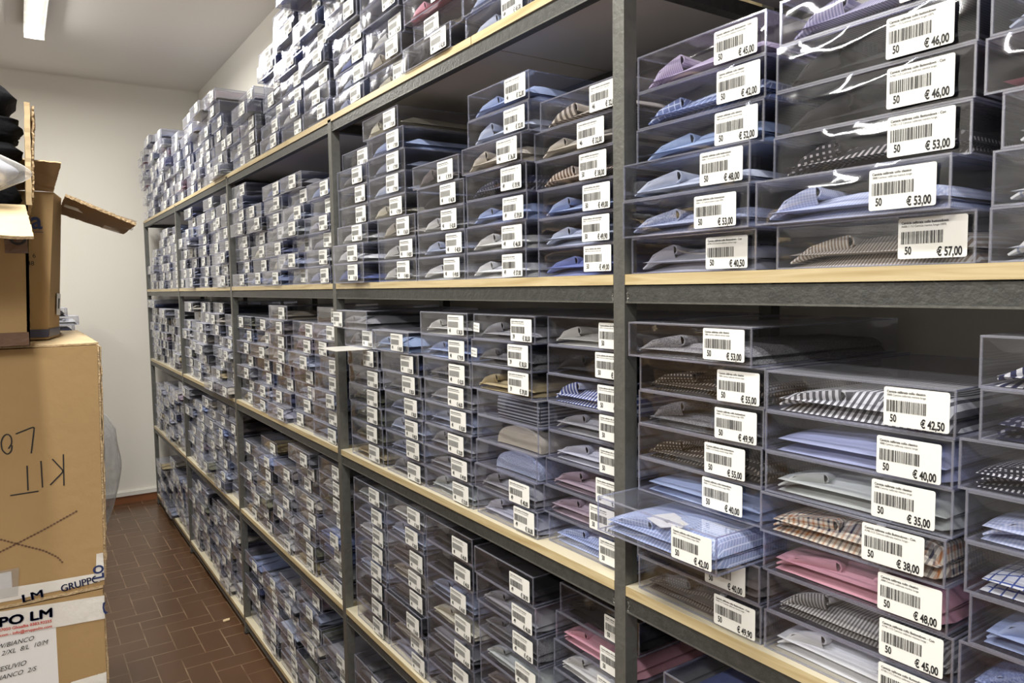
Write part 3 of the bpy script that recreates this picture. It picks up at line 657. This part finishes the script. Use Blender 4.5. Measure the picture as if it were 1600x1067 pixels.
GB = 'clear shirt boxes on the shelving'; GS = 'folded shirts inside the clear boxes'
BOXES.sort(key=lambda d: (Vector((d['x'], d['y'], d['z']-EYE)).length))
NIND = 300
stuffB = MB(); stuffS = MB()
SHMAT = ['white']
def bits(d): return None
for n, d in enumerate(BOXES):
    rnd = random.Random(n*7+1)
    W = d['W']; hh = d['hh']; lod = 0 if d['bay'] == 0 or (d['bay'] == 1 and d['y'] < 1.5) else (1 if n < NIND else 2)
    v = rnd.randrange(4)+(4 if d['film'] else 0)
    if lod == 2: v = v % 2
    sm = shell(round(W, 3), round(hh, 4), v, lod)
    pm = M['film'] if d['film'] else M['clear']
    mw = Matrix.Translation((d['x'], d['y'], d['z'])) @ Matrix.Rotation(d['rz'], 4, 'Z')
    sv = rnd.randrange(4); thick = rnd.randrange(3)
    if d['shape'] == 0: bm = body(round(W, 3), sv, lod, thick)
    else:
        kk = (round(W, 3), d['shape'])
        if kk not in DOMES:
            if d['shape'] == 1: DOMES[kk] = dome_mesh('folded_shirt', W, 3)
            else:
                q = MB()
                q.grid(lambda u, vv: (.008+.30*u, .055-.15*vv, .044-.004*vv), 6, 10, M['white']); q.grid(lambda u, vv: (.008-.003*math.sin(PI*u), .055-.15*vv, .001+(.043-.004*vv)*u), 4, 10, M['white'])
                q.grid(lambda u, vv: (.008+.30*u, -.095, .040*vv), 4, 2, M['white']); DOMES[kk] = q.mesh('folded_shirt')
        bm = DOMES[kk]
    cm = collar(round(W, 3), sv) if d['shape'] == 0 and rnd.random() < (.95 if d['bay'] < 2 else .7) else None
    mat = cloth(d['key'])
    ms = mw @ Matrix.Translation((.010, .0, .0015))
    stk = sticker_mesh(d['size'], d['price'], rnd.randrange(3), 2 if (d['bay'] == 0 or (d['bay'] == 1 and d['y'] < 1.45)) else 1) if d['size'] else None
    ly = -W/2+d['sdy']+SW_/2; lz = min(d['sdz'], hh-SH_-.001)
    ml = Matrix.Translation((-.0052, ly, lz)) @ Matrix.Rotation(d['tilt'], 4, 'X')
    if n >= NIND:
        stuffB.add(sm, mw, [pm, M['edge']])
        stuffB.add(stk, mw @ ml, [M['sticker'], M['ink']])
        stuffS.add(bm, ms, [mat])
        if cm and d['bay'] < 3: stuffS.add(cm, ms, [mat])
        continue
    pos = '%s up, %s stack from left, %s bay, %s' % (ORD[d['lev']], ORD[d['stk']], BAYN[d['bay']], LVN[d['lv']])
    near = d['bay'] == 0 or (d['bay'] == 1 and d['y'] < 1.4)
    if near and d['price']: lab = 'clear shirt box priced %s, %s' % (d['price'][2:], pos)
    elif d['size']: lab = 'clear shirt box with sticker, %s' % pos
    else: lab = 'clear unstickered shirt box, %s' % pos
    o = bpy.data.objects.new('shirt_box', sm); COL.objects.link(o); o.matrix_world = mw
    o.material_slots[0].link = 'OBJECT'; o.material_slots[0].material = pm
    tag(o, lab, 'box', GB)
    if stk:
        s = bpy.data.objects.new('price_sticker', stk); COL.objects.link(s); s.parent = o; s.matrix_local = ml
    if d['bay'] == 1 and d['lv'] == 'waist' and d['stk'] == 3 and d['lev'] >= 6:
        q = MB(); q.poly([(0, .012, 0), (0, -.012, 0), (0, -.012, .019), (0, .012, .019)], M['sticker'])
        put_text(q, '100% Lana', (-.0004, .0100, .0115), (0, -1, 0), (0, 0, 1), .0046, M['ink'], .85); put_text(q, '70% Cotone', (-.0004, .0105, .0045), (0, -1, 0), (0, 0, 1), .0046, M['ink'], .85)
        f = q.obj('fabric_sticker', o); f.location = (-.0048, W/2-.018, .016); f.rotation_euler = (.06, 0, 0)
    if d['bay'] == 0 and d['lv'] == 'waist' and d['stk'] == 0 and d['lev'] == 2:
        q = MB(); q.box(0, .045, -.024, .024, 0, .0006, M['paper']); q.box(.012, .05, .0, .036, -.0008, -.0002, M['paper'])
        put_text(q, 'ZL', (.018, .006, .001), (0, -1, 0), (1, 0, 0), .012, M['ink'])
        f = q.obj('paper_tag', None, (d['x']+.014, d['y']+.010, d['z']+.036), -.35); tag(f, 'folded white paper tag on the blue checked shirt in the protruding box', 'tag')
    t = bpy.data.objects.new('folded_shirt', bm); COL.objects.link(t); t.matrix_world = ms
    t.material_slots[0].link = 'OBJECT'; t.material_slots[0].material = mat
    tag(t, '%s folded shirt boxed %s' % (d['key'], pos), 'shirt', GS)
    if cm:
        c = bpy.data.objects.new('collar', cm); COL.objects.link(c); c.parent = t
        c.material_slots[0].link = 'OBJECT'; c.material_slots[0].material = mat
        if d['bay'] == 0 and d['shape'] == 0:
            bt = bpy.data.objects.new('button', BUTTON); COL.objects.link(bt); bt.parent = t
            bt.location = (.014, -.034, .0225+.0055*thick*1.15+.0045); bt.rotation_euler = (0, -.5, 0)
o = stuffB.obj('shirt_box'); tag(o, 'mass of small clear shirt boxes filling the far bays of the rack', 'boxes', None, 'stuff')
o = stuffS.obj('folded_shirt'); tag(o, 'mass of folded shirts inside the small boxes of the far bays', 'shirts', None, 'stuff')
print('BOXES', len(BOXES))
#PART2
# ------------------------------------------------------------------ cartons at the left of the aisle
RX = Vector((1, 0, 0)); UZ = Vector((0, 0, 1))
def ribbon(mb, pts, wd, y, m, dash=None):
    """marker stroke on an upright face at depth y; pts are (x, z)"""
    P = [Vector((x, 0, z)) for x, z in pts]
    # resample
    out = [P[0]]
    for a, c in zip(P, P[1:]):
        n = max(1, int((c-a).length/.003))
        for i in range(1, n+1): out.append(a.lerp(c, i/n))
    # soften the corners of longer strokes
    for _ in range(2): out = [out[0]]+[(out[i-1]+out[i]*2+out[i+1])/4 for i in range(1, len(out)-1)]+[out[-1]]
    for i in range(len(out)-1):
        if dash and (i % 2): wd2 = wd*.35
        else: wd2 = wd
        a, c = out[i], out[i+1]; t = (c-a).normalized(); n = Vector((-t.z, 0, t.x))*wd2/2
        mb.poly([(a.x+n.x, y, a.z+n.z), (a.x-n.x, y, a.z-n.z), (c.x-n.x-t.x*-.0004, y, c.z-n.z), (c.x+n.x, y, c.z+n.z)], m)
def slab(mb, p0, p1, p2, p3, th, m, me=None, n=14, jag=.0):
    """corrugated panel through four corners (p0-p1 hinge side, p2-p3 far side), with rough cut edges"""
    p0, p1, p2, p3 = map(Vector, (p0, p1, p2, p3)); nr = (p1-p0).cross(p3-p0).normalized()*th/2
    rg = random.Random(int(abs(p0.x*999)+abs(p2.z*777)))
    me = me or M['cardedge']
    def rough(a, c): return [a.lerp(c, i/n)+Vector((rg.uniform(-1, 1), rg.uniform(-1, 1), rg.uniform(-1, 1)))*jag for i in range(n+1)]
    A_, B_, C_, D_ = rough(p0, p1), rough(p1, p2), rough(p2, p3), rough(p3, p0)
    ring = A_[:-1]+B_[:-1]+C_[:-1]+D_[:-1]; b0 = len(mb.v); k = len(ring)
    mb.v += [tuple(p+nr) for p in ring]+[tuple(p-nr) for p in ring]
    mb.face(range(b0, b0+k), m); mb.face(list(range(b0+k, b0+2*k))[::-1], m)
    for i in range(k): mb.face([b0+i, b0+k+i, b0+k+(i+1) % k, b0+(i+1) % k], me)

# lowest carton, mostly below the picture
c0 = empty('cardboard_carton', (-.2, 1.72, 0)); tag(c0, 'kraft carton on the floor at the bottom of the aisle stack', 'carton', None)
def crel(mb, e):
    l = e.location; mb.v = [(x-l.x, y-l.y, z-l.z) for x, y, z in mb.v]; return mb
q = MB(); q.box(-.50, .112, 1.73, 2.34, .0, .45, M['card']); crel(q, c0).obj('carton_body', c0)
q = MB(); q.box(-.50, .112, 1.7285, 1.73, .40, .45, M['tape']); crel(q, c0).obj('packing_tape', c0)
# taped carton with the delivery sheet
Y1 = 1.70
c1 = empty('cardboard_carton', (-.2, Y1, .45)); tag(c1, 'kraft carton with printed white tape and handwritten white sheet, under the marked carton', 'carton')
q = MB(); q.hexa([(-.5, Y1, .4505), (.112, Y1, .4505), (.112, 2.33, .4505), (-.5, 2.33, .4505), (-.5, Y1, .972), (.117, Y1, .972), (.117, 2.33, .972), (-.5, 2.33, .972)], M['card'])
crel(q, c1).obj('carton_body', c1)
q = MB(); slab(q, (-.5, Y1-.001, .9775), (.118, Y1-.001, .9775), (.117, 2.32, .9765), (-.5, 2.32, .9765), .006, M['card'], jag=.0008, n=30); crel(q, c1).obj('top_flap', c1)
q = MB(); slab(q, (.1185, Y1+.004, .96), (.1185, 2.3, .96), (.1165, 2.3, .60), (.1165, Y1+.004, .60), .004, M['card'], jag=.0012, n=26); crel(q, c1).obj('side_flap', c1)
def tapestrip(name, quad, y, parent, texts, m=None):
    t = MB(); r = random.Random(3); nn = 26
    (ax, az), (bx, bz), (cx, cz), (dx, dz) = quad      # top left, top right, bottom right, bottom left
    def f(u, v):
        tx, tz = ax+(bx-ax)*u, az+(bz-az)*u; lx, lz = dx+(cx-dx)*u, dz+(cz-dz)*u
        e = .0012*noise.noise(Vector((u*9, v*2, 4))) if 0 < v < 1 else 0
        return (tx+(lx-tx)*v, y-.0012-abs(e), tz+(lz-tz)*v+(.0008*noise.noise(Vector((u*24, v, 9))) if v in (0, 1) else 0))
    t.grid(f, nn, 5, m or M['tape'], flip=True)
    o = crel(t, parent).obj(name, parent)
    for (s, x, z, ang, size, mt, sx, bold, clip) in texts:
        g = MB(); rr = Vector((math.cos(ang), 0, math.sin(ang))); uu = Vector((-math.sin(ang), 0, math.cos(ang)))
        put_text(g, s, (x, y-.0032, z), rr, uu, size, mt, sx, bold, 0, clip); crel(g, parent)
        ob = g.obj('tape_print', o)
    return o
tapestrip('packing_tape', [(-.5, 1.0), (.119, .959), (.118, .910), (-.5, .945)], Y1, c1,
    [('GRUPPO LM', .0262-text_width('GRUPPO LM', .0255, 1.22, 0)+dx_, .9440+dz_, -.03, .0255, M['navyink'], 1.22, 0, None) for dx_, dz_ in ((0, 0), (.0014, 0), (.0007, .0010), (.0007, -.0010), (-.0012, 0), (.0, .0007))]+[
     ('27050 Ghisalba 0383.92255', .0255-text_width('27050 Ghisalba 0383.92255', .0078, 1.0, .00015), .9325, -.05, .0078, M['redink'], 1.0, .00015, None),
     ('www.gruppolm.com - info@gruppolm.com', .0255-text_width('www.gruppolm.com - info@gruppolm.com', .0078, 1.0, .00015), .9245, -.05, .0078, M['redink'], 1.0, .00015, None)])
q = MB(); put_text(q, 'G', (.1135, Y1-.0035, .918), RX, UZ, .05, M['navyink'], .5, .0008, 0, (0, .014)); crel(q, c1).obj('tape_print', c1)
sh = MB(); sh.grid(lambda u, v: (-.20+.232*u-.002*v, Y1-.0006-.0006*math.sin(u*5), .922-.27*v), 8, 8, M['paper'], flip=True); so = crel(sh, c1).obj('delivery_sheet', c1)
q = MB()
for s, x, z, sz, bo in (('BW/BIANCO', -.0065, .8985, .0125, 0), ('2/XL  8/L  10/M', .0155, .884, .0125, .0), ('VESUVIO', -.021, .853, .0135, .0006), ('BIANCO  2/S', -.006, .8365, .0125, .0)):
    put_text(q, s, (x-text_width(s, sz, .95, bo), Y1-.003, z), Vector((.998, 0, .03)), Vector((-.03, 0, .998)), sz, M['ink'], .95, 0, .35)
crel(q, c1).obj('handwriting', so)
tapestrip('packing_tape', [(.052, .795), (.115, .797), (.114, .75), (.04, .745)], Y1, c1, [])

# large marked carton, upside down
c2 = empty('cardboard_carton', (-.2, Y1, .98)); tag(c2, 'large upside-down kraft carton marked KIT LOT in black marker', 'carton')
q = MB(); q.hexa([(-.5, Y1, .9805), (.1205, Y1, .9805), (.1205, 2.33, .9805), (-.5, 2.33, .9805), (-.5, Y1, 1.474), (.131, Y1, 1.474), (.131, 2.33, 1.474), (-.5, 2.33, 1.474)], M['card'])
crel(q, c2).obj('carton_body', c2)
q = MB(); slab(q, (-.5, Y1+.004, 1.4765), (.134, Y1+.004, 1.4775), (.134, 2.32, 1.4775), (-.5, 2.32, 1.4765), .0035, M['paleedge'], jag=.0009, n=30); crel(q, c2).obj('top_flap', c2)
q = MB()
slab(q, (.1335, Y1+.002, 1.472), (.1335, 2.31, 1.472), (.1225, 2.31, .995), (.1225, Y1+.002, .995), .0035, M['card'], jag=.0009, n=40)
crel(q, c2).obj('side_flap', c2)
q = MB(); slab(q, (.1375, Y1+.006, 1.470), (.1375, 2.30, 1.470), (.1265, 2.30, 1.03), (.1265, Y1+.006, 1.03), .0025, M['card'], jag=.0012, n=40); crel(q, c2).obj('side_flap', c2)
yk = Y1-.0008
def strokes(name, lst, wd, m, dash=None):
    q = MB()
    for st_ in lst: ribbon(q, st_, wd, yk, m, dash)
    crel(q, c2).obj(name, c2)
strokes('marker_word', [[(.062, 1.261), (.060, 1.198)], [(.043, 1.254), (.061, 1.227), (.037, 1.203)], [(.024, 1.253), (.024, 1.200)], [(.001, 1.247), (.000, 1.198)], [(-.029, 1.193), (.017, 1.194)]], .0024, M['ink'])
strokes('marker_word', [[(-.014, 1.311), (.017, 1.322), (.009, 1.270)], [(-.027, 1.284), (-.021, 1.293), (-.021, 1.306), (-.027, 1.314), (-.034, 1.309), (-.038, 1.297), (-.037, 1.282), (-.029, 1.272), (-.022, 1.279), (-.021, 1.29)],
            [(-.06, 1.262), (-.06, 1.32)], [(-.085, 1.262), (-.042, 1.268)]], .0024, M['ink'])
strokes('marker_cross', [[(.080, 1.143), (.022, 1.116), (-.024, 1.097), (-.08, 1.075)], [(-.075, 1.118), (-.049, 1.111), (-.022, 1.096), (.020, 1.074), (.042, 1.056), (.050, 1.043)]], .0036, M['browntape'], True)

tapestrip('packing_tape', [(-.5, 1.03), (.106, 1.008), (.113, .989), (-.5, .984)], Y1, c2,
    [('GRUPPO', .044+dx_, .9845, .09, .0205, M['navyink'], .86, 0, None) for dx_ in (0, .0008)]+[('LM', -.022+dx_, .9795, .09, .0225, M['navyink'], 1.3, 0, None) for dx_ in (0, .0008, .0016)])
q = MB(); q.grid(lambda u, v: (.105+.016*u+.004*v*(1-u), Y1-.0035-.001*math.sin(v*6), .992+.057*v), 3, 8, M['tape']); ta = crel(q, c2).obj('packing_tape', c2)
q = MB(); put_text(q, 'LO', (.1195, Y1-.0058, .997), UZ, -RX, .026, M['navyink'], .85, .0008, 0, None); crel(q, c2).obj('tape_print', ta)
q = MB(); q.grid(lambda u, v: (-.14+.118*u-.005*v*u, Y1-.002-.0008*math.sin(u*8), 1.05-.055*v), 6, 4, M['bag'], flip=True); q.box(-.1, -.035, Y1-.0012, Y1-.0006, 1.0, 1.045, M['paper']); crel(q, c2).obj('label_pouch', c2)
q = MB(); q.grid(lambda u, v: (-.075+.026*u, Y1-.0012, 1.395+.072*v), 2, 6, M['browntape']); tb_ = crel(q, c2).obj('brown_tape', c2)
q = MB(); put_text(q, 'IS I IS', (-.0535, Y1-.0024, 1.398), UZ, -RX, .013, M['ink'], .9, .0002); crel(q, c2).obj('tape_print', tb_)

# open carton on top, nearer, with black garments
YA = 1.665; ZA = 1.4815
c3 = empty('cardboard_carton', (-.2, YA, ZA)); tag(c3, 'open kraft carton holding black garments, at the top left edge of view', 'carton')
q = MB(); t = .005
xr0, xr1 = .018, .028
q.hexa([(-.45, YA, ZA), (xr0, YA, ZA), (xr0, YA+t, ZA), (-.45, YA+t, ZA), (-.45, YA, 1.745), (xr1, YA, 1.745), (xr1, YA+t, 1.745), (-.45, YA+t, 1.745)], M['card'])
q.hexa([(xr0-t, YA, ZA), (xr0, YA, ZA), (xr0, 1.862, ZA), (xr0-t, 1.862, ZA), (xr1-t, YA, 1.745), (xr1, YA, 1.745), (xr1, 1.862, 1.745), (xr1-t, 1.862, 1.745)], M['card'], {1: M['cardedge']})
q.box(-.45, xr0, YA, 1.862, ZA, ZA+t, M['card']); q.box(-.45, -.445, YA, 1.862, ZA, 1.745, M['card'])
crel(q, c3).obj('carton_body', c3)
q = MB(); slab(q, (-.44, YA, 1.742), (.024, YA, 1.742), (.030, YA-.20, 1.672), (-.44, YA-.20, 1.672), .005, M['paleedge'], jag=.0008, n=30); crel(q, c3).obj('front_flap', c3)
q = MB(); slab(q, (.030, YA+.0, 1.745), (.030, 1.86, 1.745), (.044, 1.86, 1.925), (.036, YA+.0, 1.935), .009, M['paleedge'], M['paleedge'], jag=.0006, n=24)
slab(q, (.037, YA+.004, 1.76), (.037, 1.86, 1.76), (.050, 1.86, 1.921), (.045, YA+.004, 1.929), .003, M['cardin'], jag=.0014, n=40)
crel(q, c3).obj('side_flap', c3)
q = MB(); q.box(-.012, .024, YA-.0012, YA-.0004, 1.655, 1.70, M['browntape'])
q.tube([(.009+.012*math.cos(a), YA-.003, 1.684+.012*math.sin(a)) for a in [math.radians(k) for k in range(-200, 21, 20)]], .0024, M['ink'], 6)
crel(q, c3).obj('brown_tape', c3)
q = MB(); q.box(-.3, .017, YA-.0012, YA-.0004, ZA+.001, ZA+.026, M['browntape']); tb_ = crel(q, c3).obj('brown_tape', c3)
# garments, folded, each its own roll of cloth
def garment(name, x0, x1, y0, y1, z0, z1, m, seed, label, cat, group=None, fold=3):
    q = MB(); off = Vector((seed*3.1, seed*1.7, 0)); cx, cy, cz = (x0+x1)/2, (y0+y1)/2, (z0+z1)/2; a, b_, c = (x1-x0)/2, (y1-y0)/2, (z1-z0)/2
    def f(u, v):
        th = 2*PI*u; ph = PI*(v-.5)
        def se(t, e): return math.copysign(abs(t)**e, t)
        x = a*se(math.cos(ph), .35)*se(math.cos(th), .3); y = b_*se(math.cos(ph), .35)*se(math.sin(th), .3); z = c*se(math.sin(ph), .55)
        groove = 1-.07*abs(math.sin(z/c*PI*fold/2))
        p = Vector((x*groove, y*groove, z)); nn = noise.noise(p*22+off)*.006+noise.noise(p*55+off)*.002
        k = 1+nn/max(.02, p.length)
        return (cx+p.x*k, cy+p.y*k, cz+max(-c, min(c, p.z*(1+nn*6))))
    q.grid(f, 40, 20, m, closeu=True)
    l = Vector((cx, cy, z0)); q.v = [(x-l.x, y-l.y, z-l.z) for x, y, z in q.v]
    o = q.obj(name, None, l); tag(o, label, cat, group); return o
G4 = 'black garments stacked in the open carton'
zs = [1.4875, 1.60, 1.705, 1.832, 1.870, 1.919, 1.980]
for i, (xe, lb) in enumerate([(.008, 'black garment at the very bottom of the open carton'), (.012, 'black garment low inside the open carton, second from bottom'), (.020, 'crumpled black garment behind the clear bag in the open carton'),
                              (.026, 'thin folded black garment just above the clear bag'), (.029, 'folded black garment, second from the top of the pile'), (.022, 'rolled black garment on top of the pile in the carton')]):
    garment('folded_garment', -.30, xe, 1.69, 1.855 if i > 2 else 1.85, zs[i], zs[i+1]-.0004, M['black'], i+1, lb, 'garment', G4, 2 if i != 4 else 3)
# clear bag with pale cloth lying over the front edge
g = empty('plastic_bag', (-.05, 1.63, 1.748)); tag(g, 'shiny clear plastic bag with pale blue cloth at the carton front', 'bag')
def bagf(s, sx=1.0, pin=1.0):
    def f(u, v):
        th = 2*PI*u; ph = PI*(v-.5)
        x = math.cos(ph)**.8*math.cos(th); y = math.cos(ph)**.8*math.sin(th); z = math.sin(ph)
        px = x*.095*s*sx; pz = z*.047*s*(1-.55*max(0, x)); py = y*.032*s
        p = Vector((px, py, pz)); n = noise.noise(p*30+Vector((3, 1, 9)))*.007+noise.noise(p*80)*.003
        return (px-.008, py+n, pz+.050+n*.5)
    return f
q = MB(); q.grid(bagf(1.0), 48, 24, M['bag'], closeu=True); q.obj('bag_film', g)
q = MB(); q.grid(bagf(.86, .92), 32, 16, M['bagcloth'], closeu=True); q.obj('cloth', g)

# second open carton behind it: bulging, rotated, with flaps spread
YB = 1.872; ZB = 1.4815
c4 = empty('cardboard_carton', (-.1, YB, ZB)); tag(c4, 'open kraft carton with raised flaps and a navy tape band, beyond the black garments', 'carton')
q = MB()
foot = [(-.34, YB-.002), (.053, YB), (.078, 1.985), (.092, 2.32), (-.34, 2.32)]
top_ = [(-.34, YB-.002), (.079, YB+.002), (.098, 1.985), (.104, 2.32), (-.34, 2.32)]
b0 = len(q.v); q.v += [(x, y, ZB) for x, y in foot]+[(x, y, 1.795) for x, y in top_]
for i in range(5): q.face([b0+i, b0+(i+1) % 5, b0+5+(i+1) % 5, b0+5+i], M['card'])
ins = [(-.335, YB+.003), (.074, YB+.007), (.093, 1.987), (.099, 2.315), (-.335, 2.315)]
b1 = len(q.v); q.v += [(x, y, ZB+.004) for x, y in [(-.335, YB+.003), (.048, YB+.005), (.073, 1.987), (.087, 2.315), (-.335, 2.315)]]+[(x, y, 1.795) for x, y in ins]
for i in range(5):
    q.face([b1+(i+1) % 5, b1+i, b1+5+i, b1+5+(i+1) % 5], M['cardin']); q.face([b0+5+i, b0+5+(i+1) % 5, b1+5+(i+1) % 5, b1+5+i], M['cardedge'])
q.face([b0+i for i in range(5)][::-1], M['card']); q.face([b1+i for i in range(5)], M['cardin'])
crel(q, c4).obj('carton_body', c4)
q = MB(); slab(q, (-.33, YB-.001, 1.797), (.0785, YB, 1.797), (.094, YB-.045, 1.852), (-.33, YB-.05, 1.862), .005, M['cardin'], jag=.0008, n=40); crel(q, c4).obj('front_flap', c4)
q = MB(); slab(q, (.101, YB+.03, 1.793), (.107, 2.315, 1.793), (.258, 2.315, 1.742), (.236, YB+.01, 1.733), .006, M['cardin'], jag=.0010, n=34); ff = crel(q, c4).obj('side_flap', c4)
q = MB()
q.grid(lambda u, v: (.106+.142*u, 2.02+.05*v+.002*math.sin(u*30), 1.7865-.053*u-.001*v), 14, 2, M['bag']); q.grid(lambda u, v: (.202+.04*u, 1.9+.4*v, 1.7535-.012*u+.0012*math.sin(v*40)), 3, 24, M['bag'])
crel(q, c4).obj('clear_tape', ff)
q = MB()
def onface(x, dz): return YB-.0012
q.poly([(-.30, YB-.0035, 1.486), (.0545, YB-.0018, 1.486), (.056, YB-.0018, 1.503), (-.30, YB-.0035, 1.503)], M['navytape'])
q.poly([(.0555, YB-.0015, 1.486), (.0795, 1.984, 1.4855), (.081, 1.984, 1.5035), (.057, YB-.0015, 1.503)], M['navytape'])
crel(q, c4).obj('navy_tape', c4)
q = MB(); q.poly([(.0735, 1.934, 1.531), (.0822, 1.974, 1.53), (.0852, 1.974, 1.578), (.0767, 1.934, 1.58)], M['paper']); q.poly([(.0775, 1.947, 1.545), (.0800, 1.959, 1.545), (.0822, 1.959, 1.568), (.0797, 1.947, 1.568)], M['ink']); crel(q, c4).obj('address_label', c4)
q = MB(); put_text(q, 'a', (.0345, YB-.0025, 1.7165), RX, UZ, .052, M['navyink'], .92, .0009, 0); q.box(.040, .056, YB-.0027, YB-.0022, 1.7085, 1.7098, M['navyink']); crel(q, c4).obj('carton_print', c4); q = MB(); put_text(q, '6', (.0335, YB-.0025, 1.655), RX, UZ, .013, M['ink'], 1); put_text(q, '48', (.0235, YB-.0025, 1.639), RX, UZ, .013, M['ink'], 1)
crel(q, c4).obj('carton_print', c4)

# far left, beyond the cartons: more cartons carrying a few clear boxes
for i, (za, zb, xr, lb) in enumerate([(0, .62, .27, 'kraft carton on the floor by the far wall, lower of two'), (.6205, 1.27, .265, 'kraft carton by the far wall carrying clear boxes')]):
    q = MB(); q.box(-.33, xr, 5.42, 6.05, za, zb, M['card']); q.box(-.06, .0, 5.418, 5.42, za, zb, M['tape']); q.box(-.33, xr, 5.418, 5.4205, zb-.006, zb, M['cardedge'])
    l = (-.03, 5.42, za); q.v = [(x-l[0], y-l[1], z-l[2]) for x, y, z in q.v]; o = q.obj('cardboard_carton', None, l); tag(o, lb, 'carton')
z = 1.271
fs = shell(.232, .0532, 1, 1)
for i, (xr, key, lb) in enumerate([(.30, 'navy', 'lowest'), (.302, 'navy', 'second from bottom'), (.326, 'white', 'third from bottom'), (.266, 'charcoal', 'topmost')]):
    o = bpy.data.objects.new('shirt_box', fs); COL.objects.link(o); o.location = (xr-.116, 5.44, z); o.rotation_euler = (0, 0, PI/2)
    tag(o, 'clear box of the small stack beyond the cartons, %s' % lb, 'box', 'clear boxes by the far wall')
    t = bpy.data.objects.new('folded_shirt', body(.232, i % 4, 1, 2)); COL.objects.link(t); t.location = (xr-.116, 5.45, z+.0015); t.rotation_euler = (0, 0, PI/2)
    t.material_slots[0].link = 'OBJECT'; t.material_slots[0].material = cloth(key)
    tag(t, '%s shirt in the %s box of the small stack beyond the cartons' % (key, lb), 'shirt', 'shirts by the far wall')
    z += .0538

# clear garment bag standing behind the cartons
g = empty('garment_bag', (.105, 3.62, 0)); tag(g, 'tall clear plastic garment bag with dark clothes bulging past the cartons', 'garment bag')
PR = [(.0, .02), (.05, .04), (.35, .11), (.55, .17), (.72, .225), (.86, .243), (.98, .235), (1.05, .19), (1.10, .13), (1.14, .085), (1.16, .06)]
def gb(k, zlo, zhi, sd, sc=1.0):
    def f(u, v):
        z = zlo+(zhi-zlo)*v; r = PR[-1][1]
        for (za, ra), (zb, rb) in zip(PR, PR[1:]):
            if za <= z <= zb: r = ra+(rb-ra)*(z-za)/(zb-za)
        th = 2*PI*u; n = noise.noise(Vector((math.cos(th)*2, math.sin(th)*2, z*7+sd)))
        r = r*k*(1+.10*n); return (r*math.cos(th)*sc, r*math.sin(th)*.6, z)
    return f
q = MB(); q.grid(gb(1, .003, 1.158, 1), 32, 40, M['bag'], closeu=True, flip=True); q.obj('bag_film', g)
q = MB(); q.grid(gb(.74, .50, 1.0, 5, 1.0), 24, 24, M['navycloth'], closeu=True, flip=True)
q.grid(lambda u, v: (.11*math.cos(2*PI*u)*v, .06*math.sin(2*PI*u)*v, 1.02+.01*v), 24, 3, M['navycloth'], closeu=True)
q.obj('dark_clothes', g)

# scraps
q = MB(); slab(q, (0, 0, .0035), (.030, .002, .0035), (.033, .022, .005), (.002, .020, .004), .004, M['paleedge'], jag=.0008, n=6); o = q.obj('cardboard_scrap', None, (.742, 3.62, 0)); tag(o, 'small pale cardboard scrap on the brown tiles beside the rack', 'scrap')
q = MB(); q.box(0, .12, 0, .15, 0, .0015, M['white']); o = q.obj('plastic_card', None, (.715, 1.93, ZS['waist']+6*.0530+.0008)); tag(o, 'thin white plastic strip sticking out between boxes of the second bay', 'card')
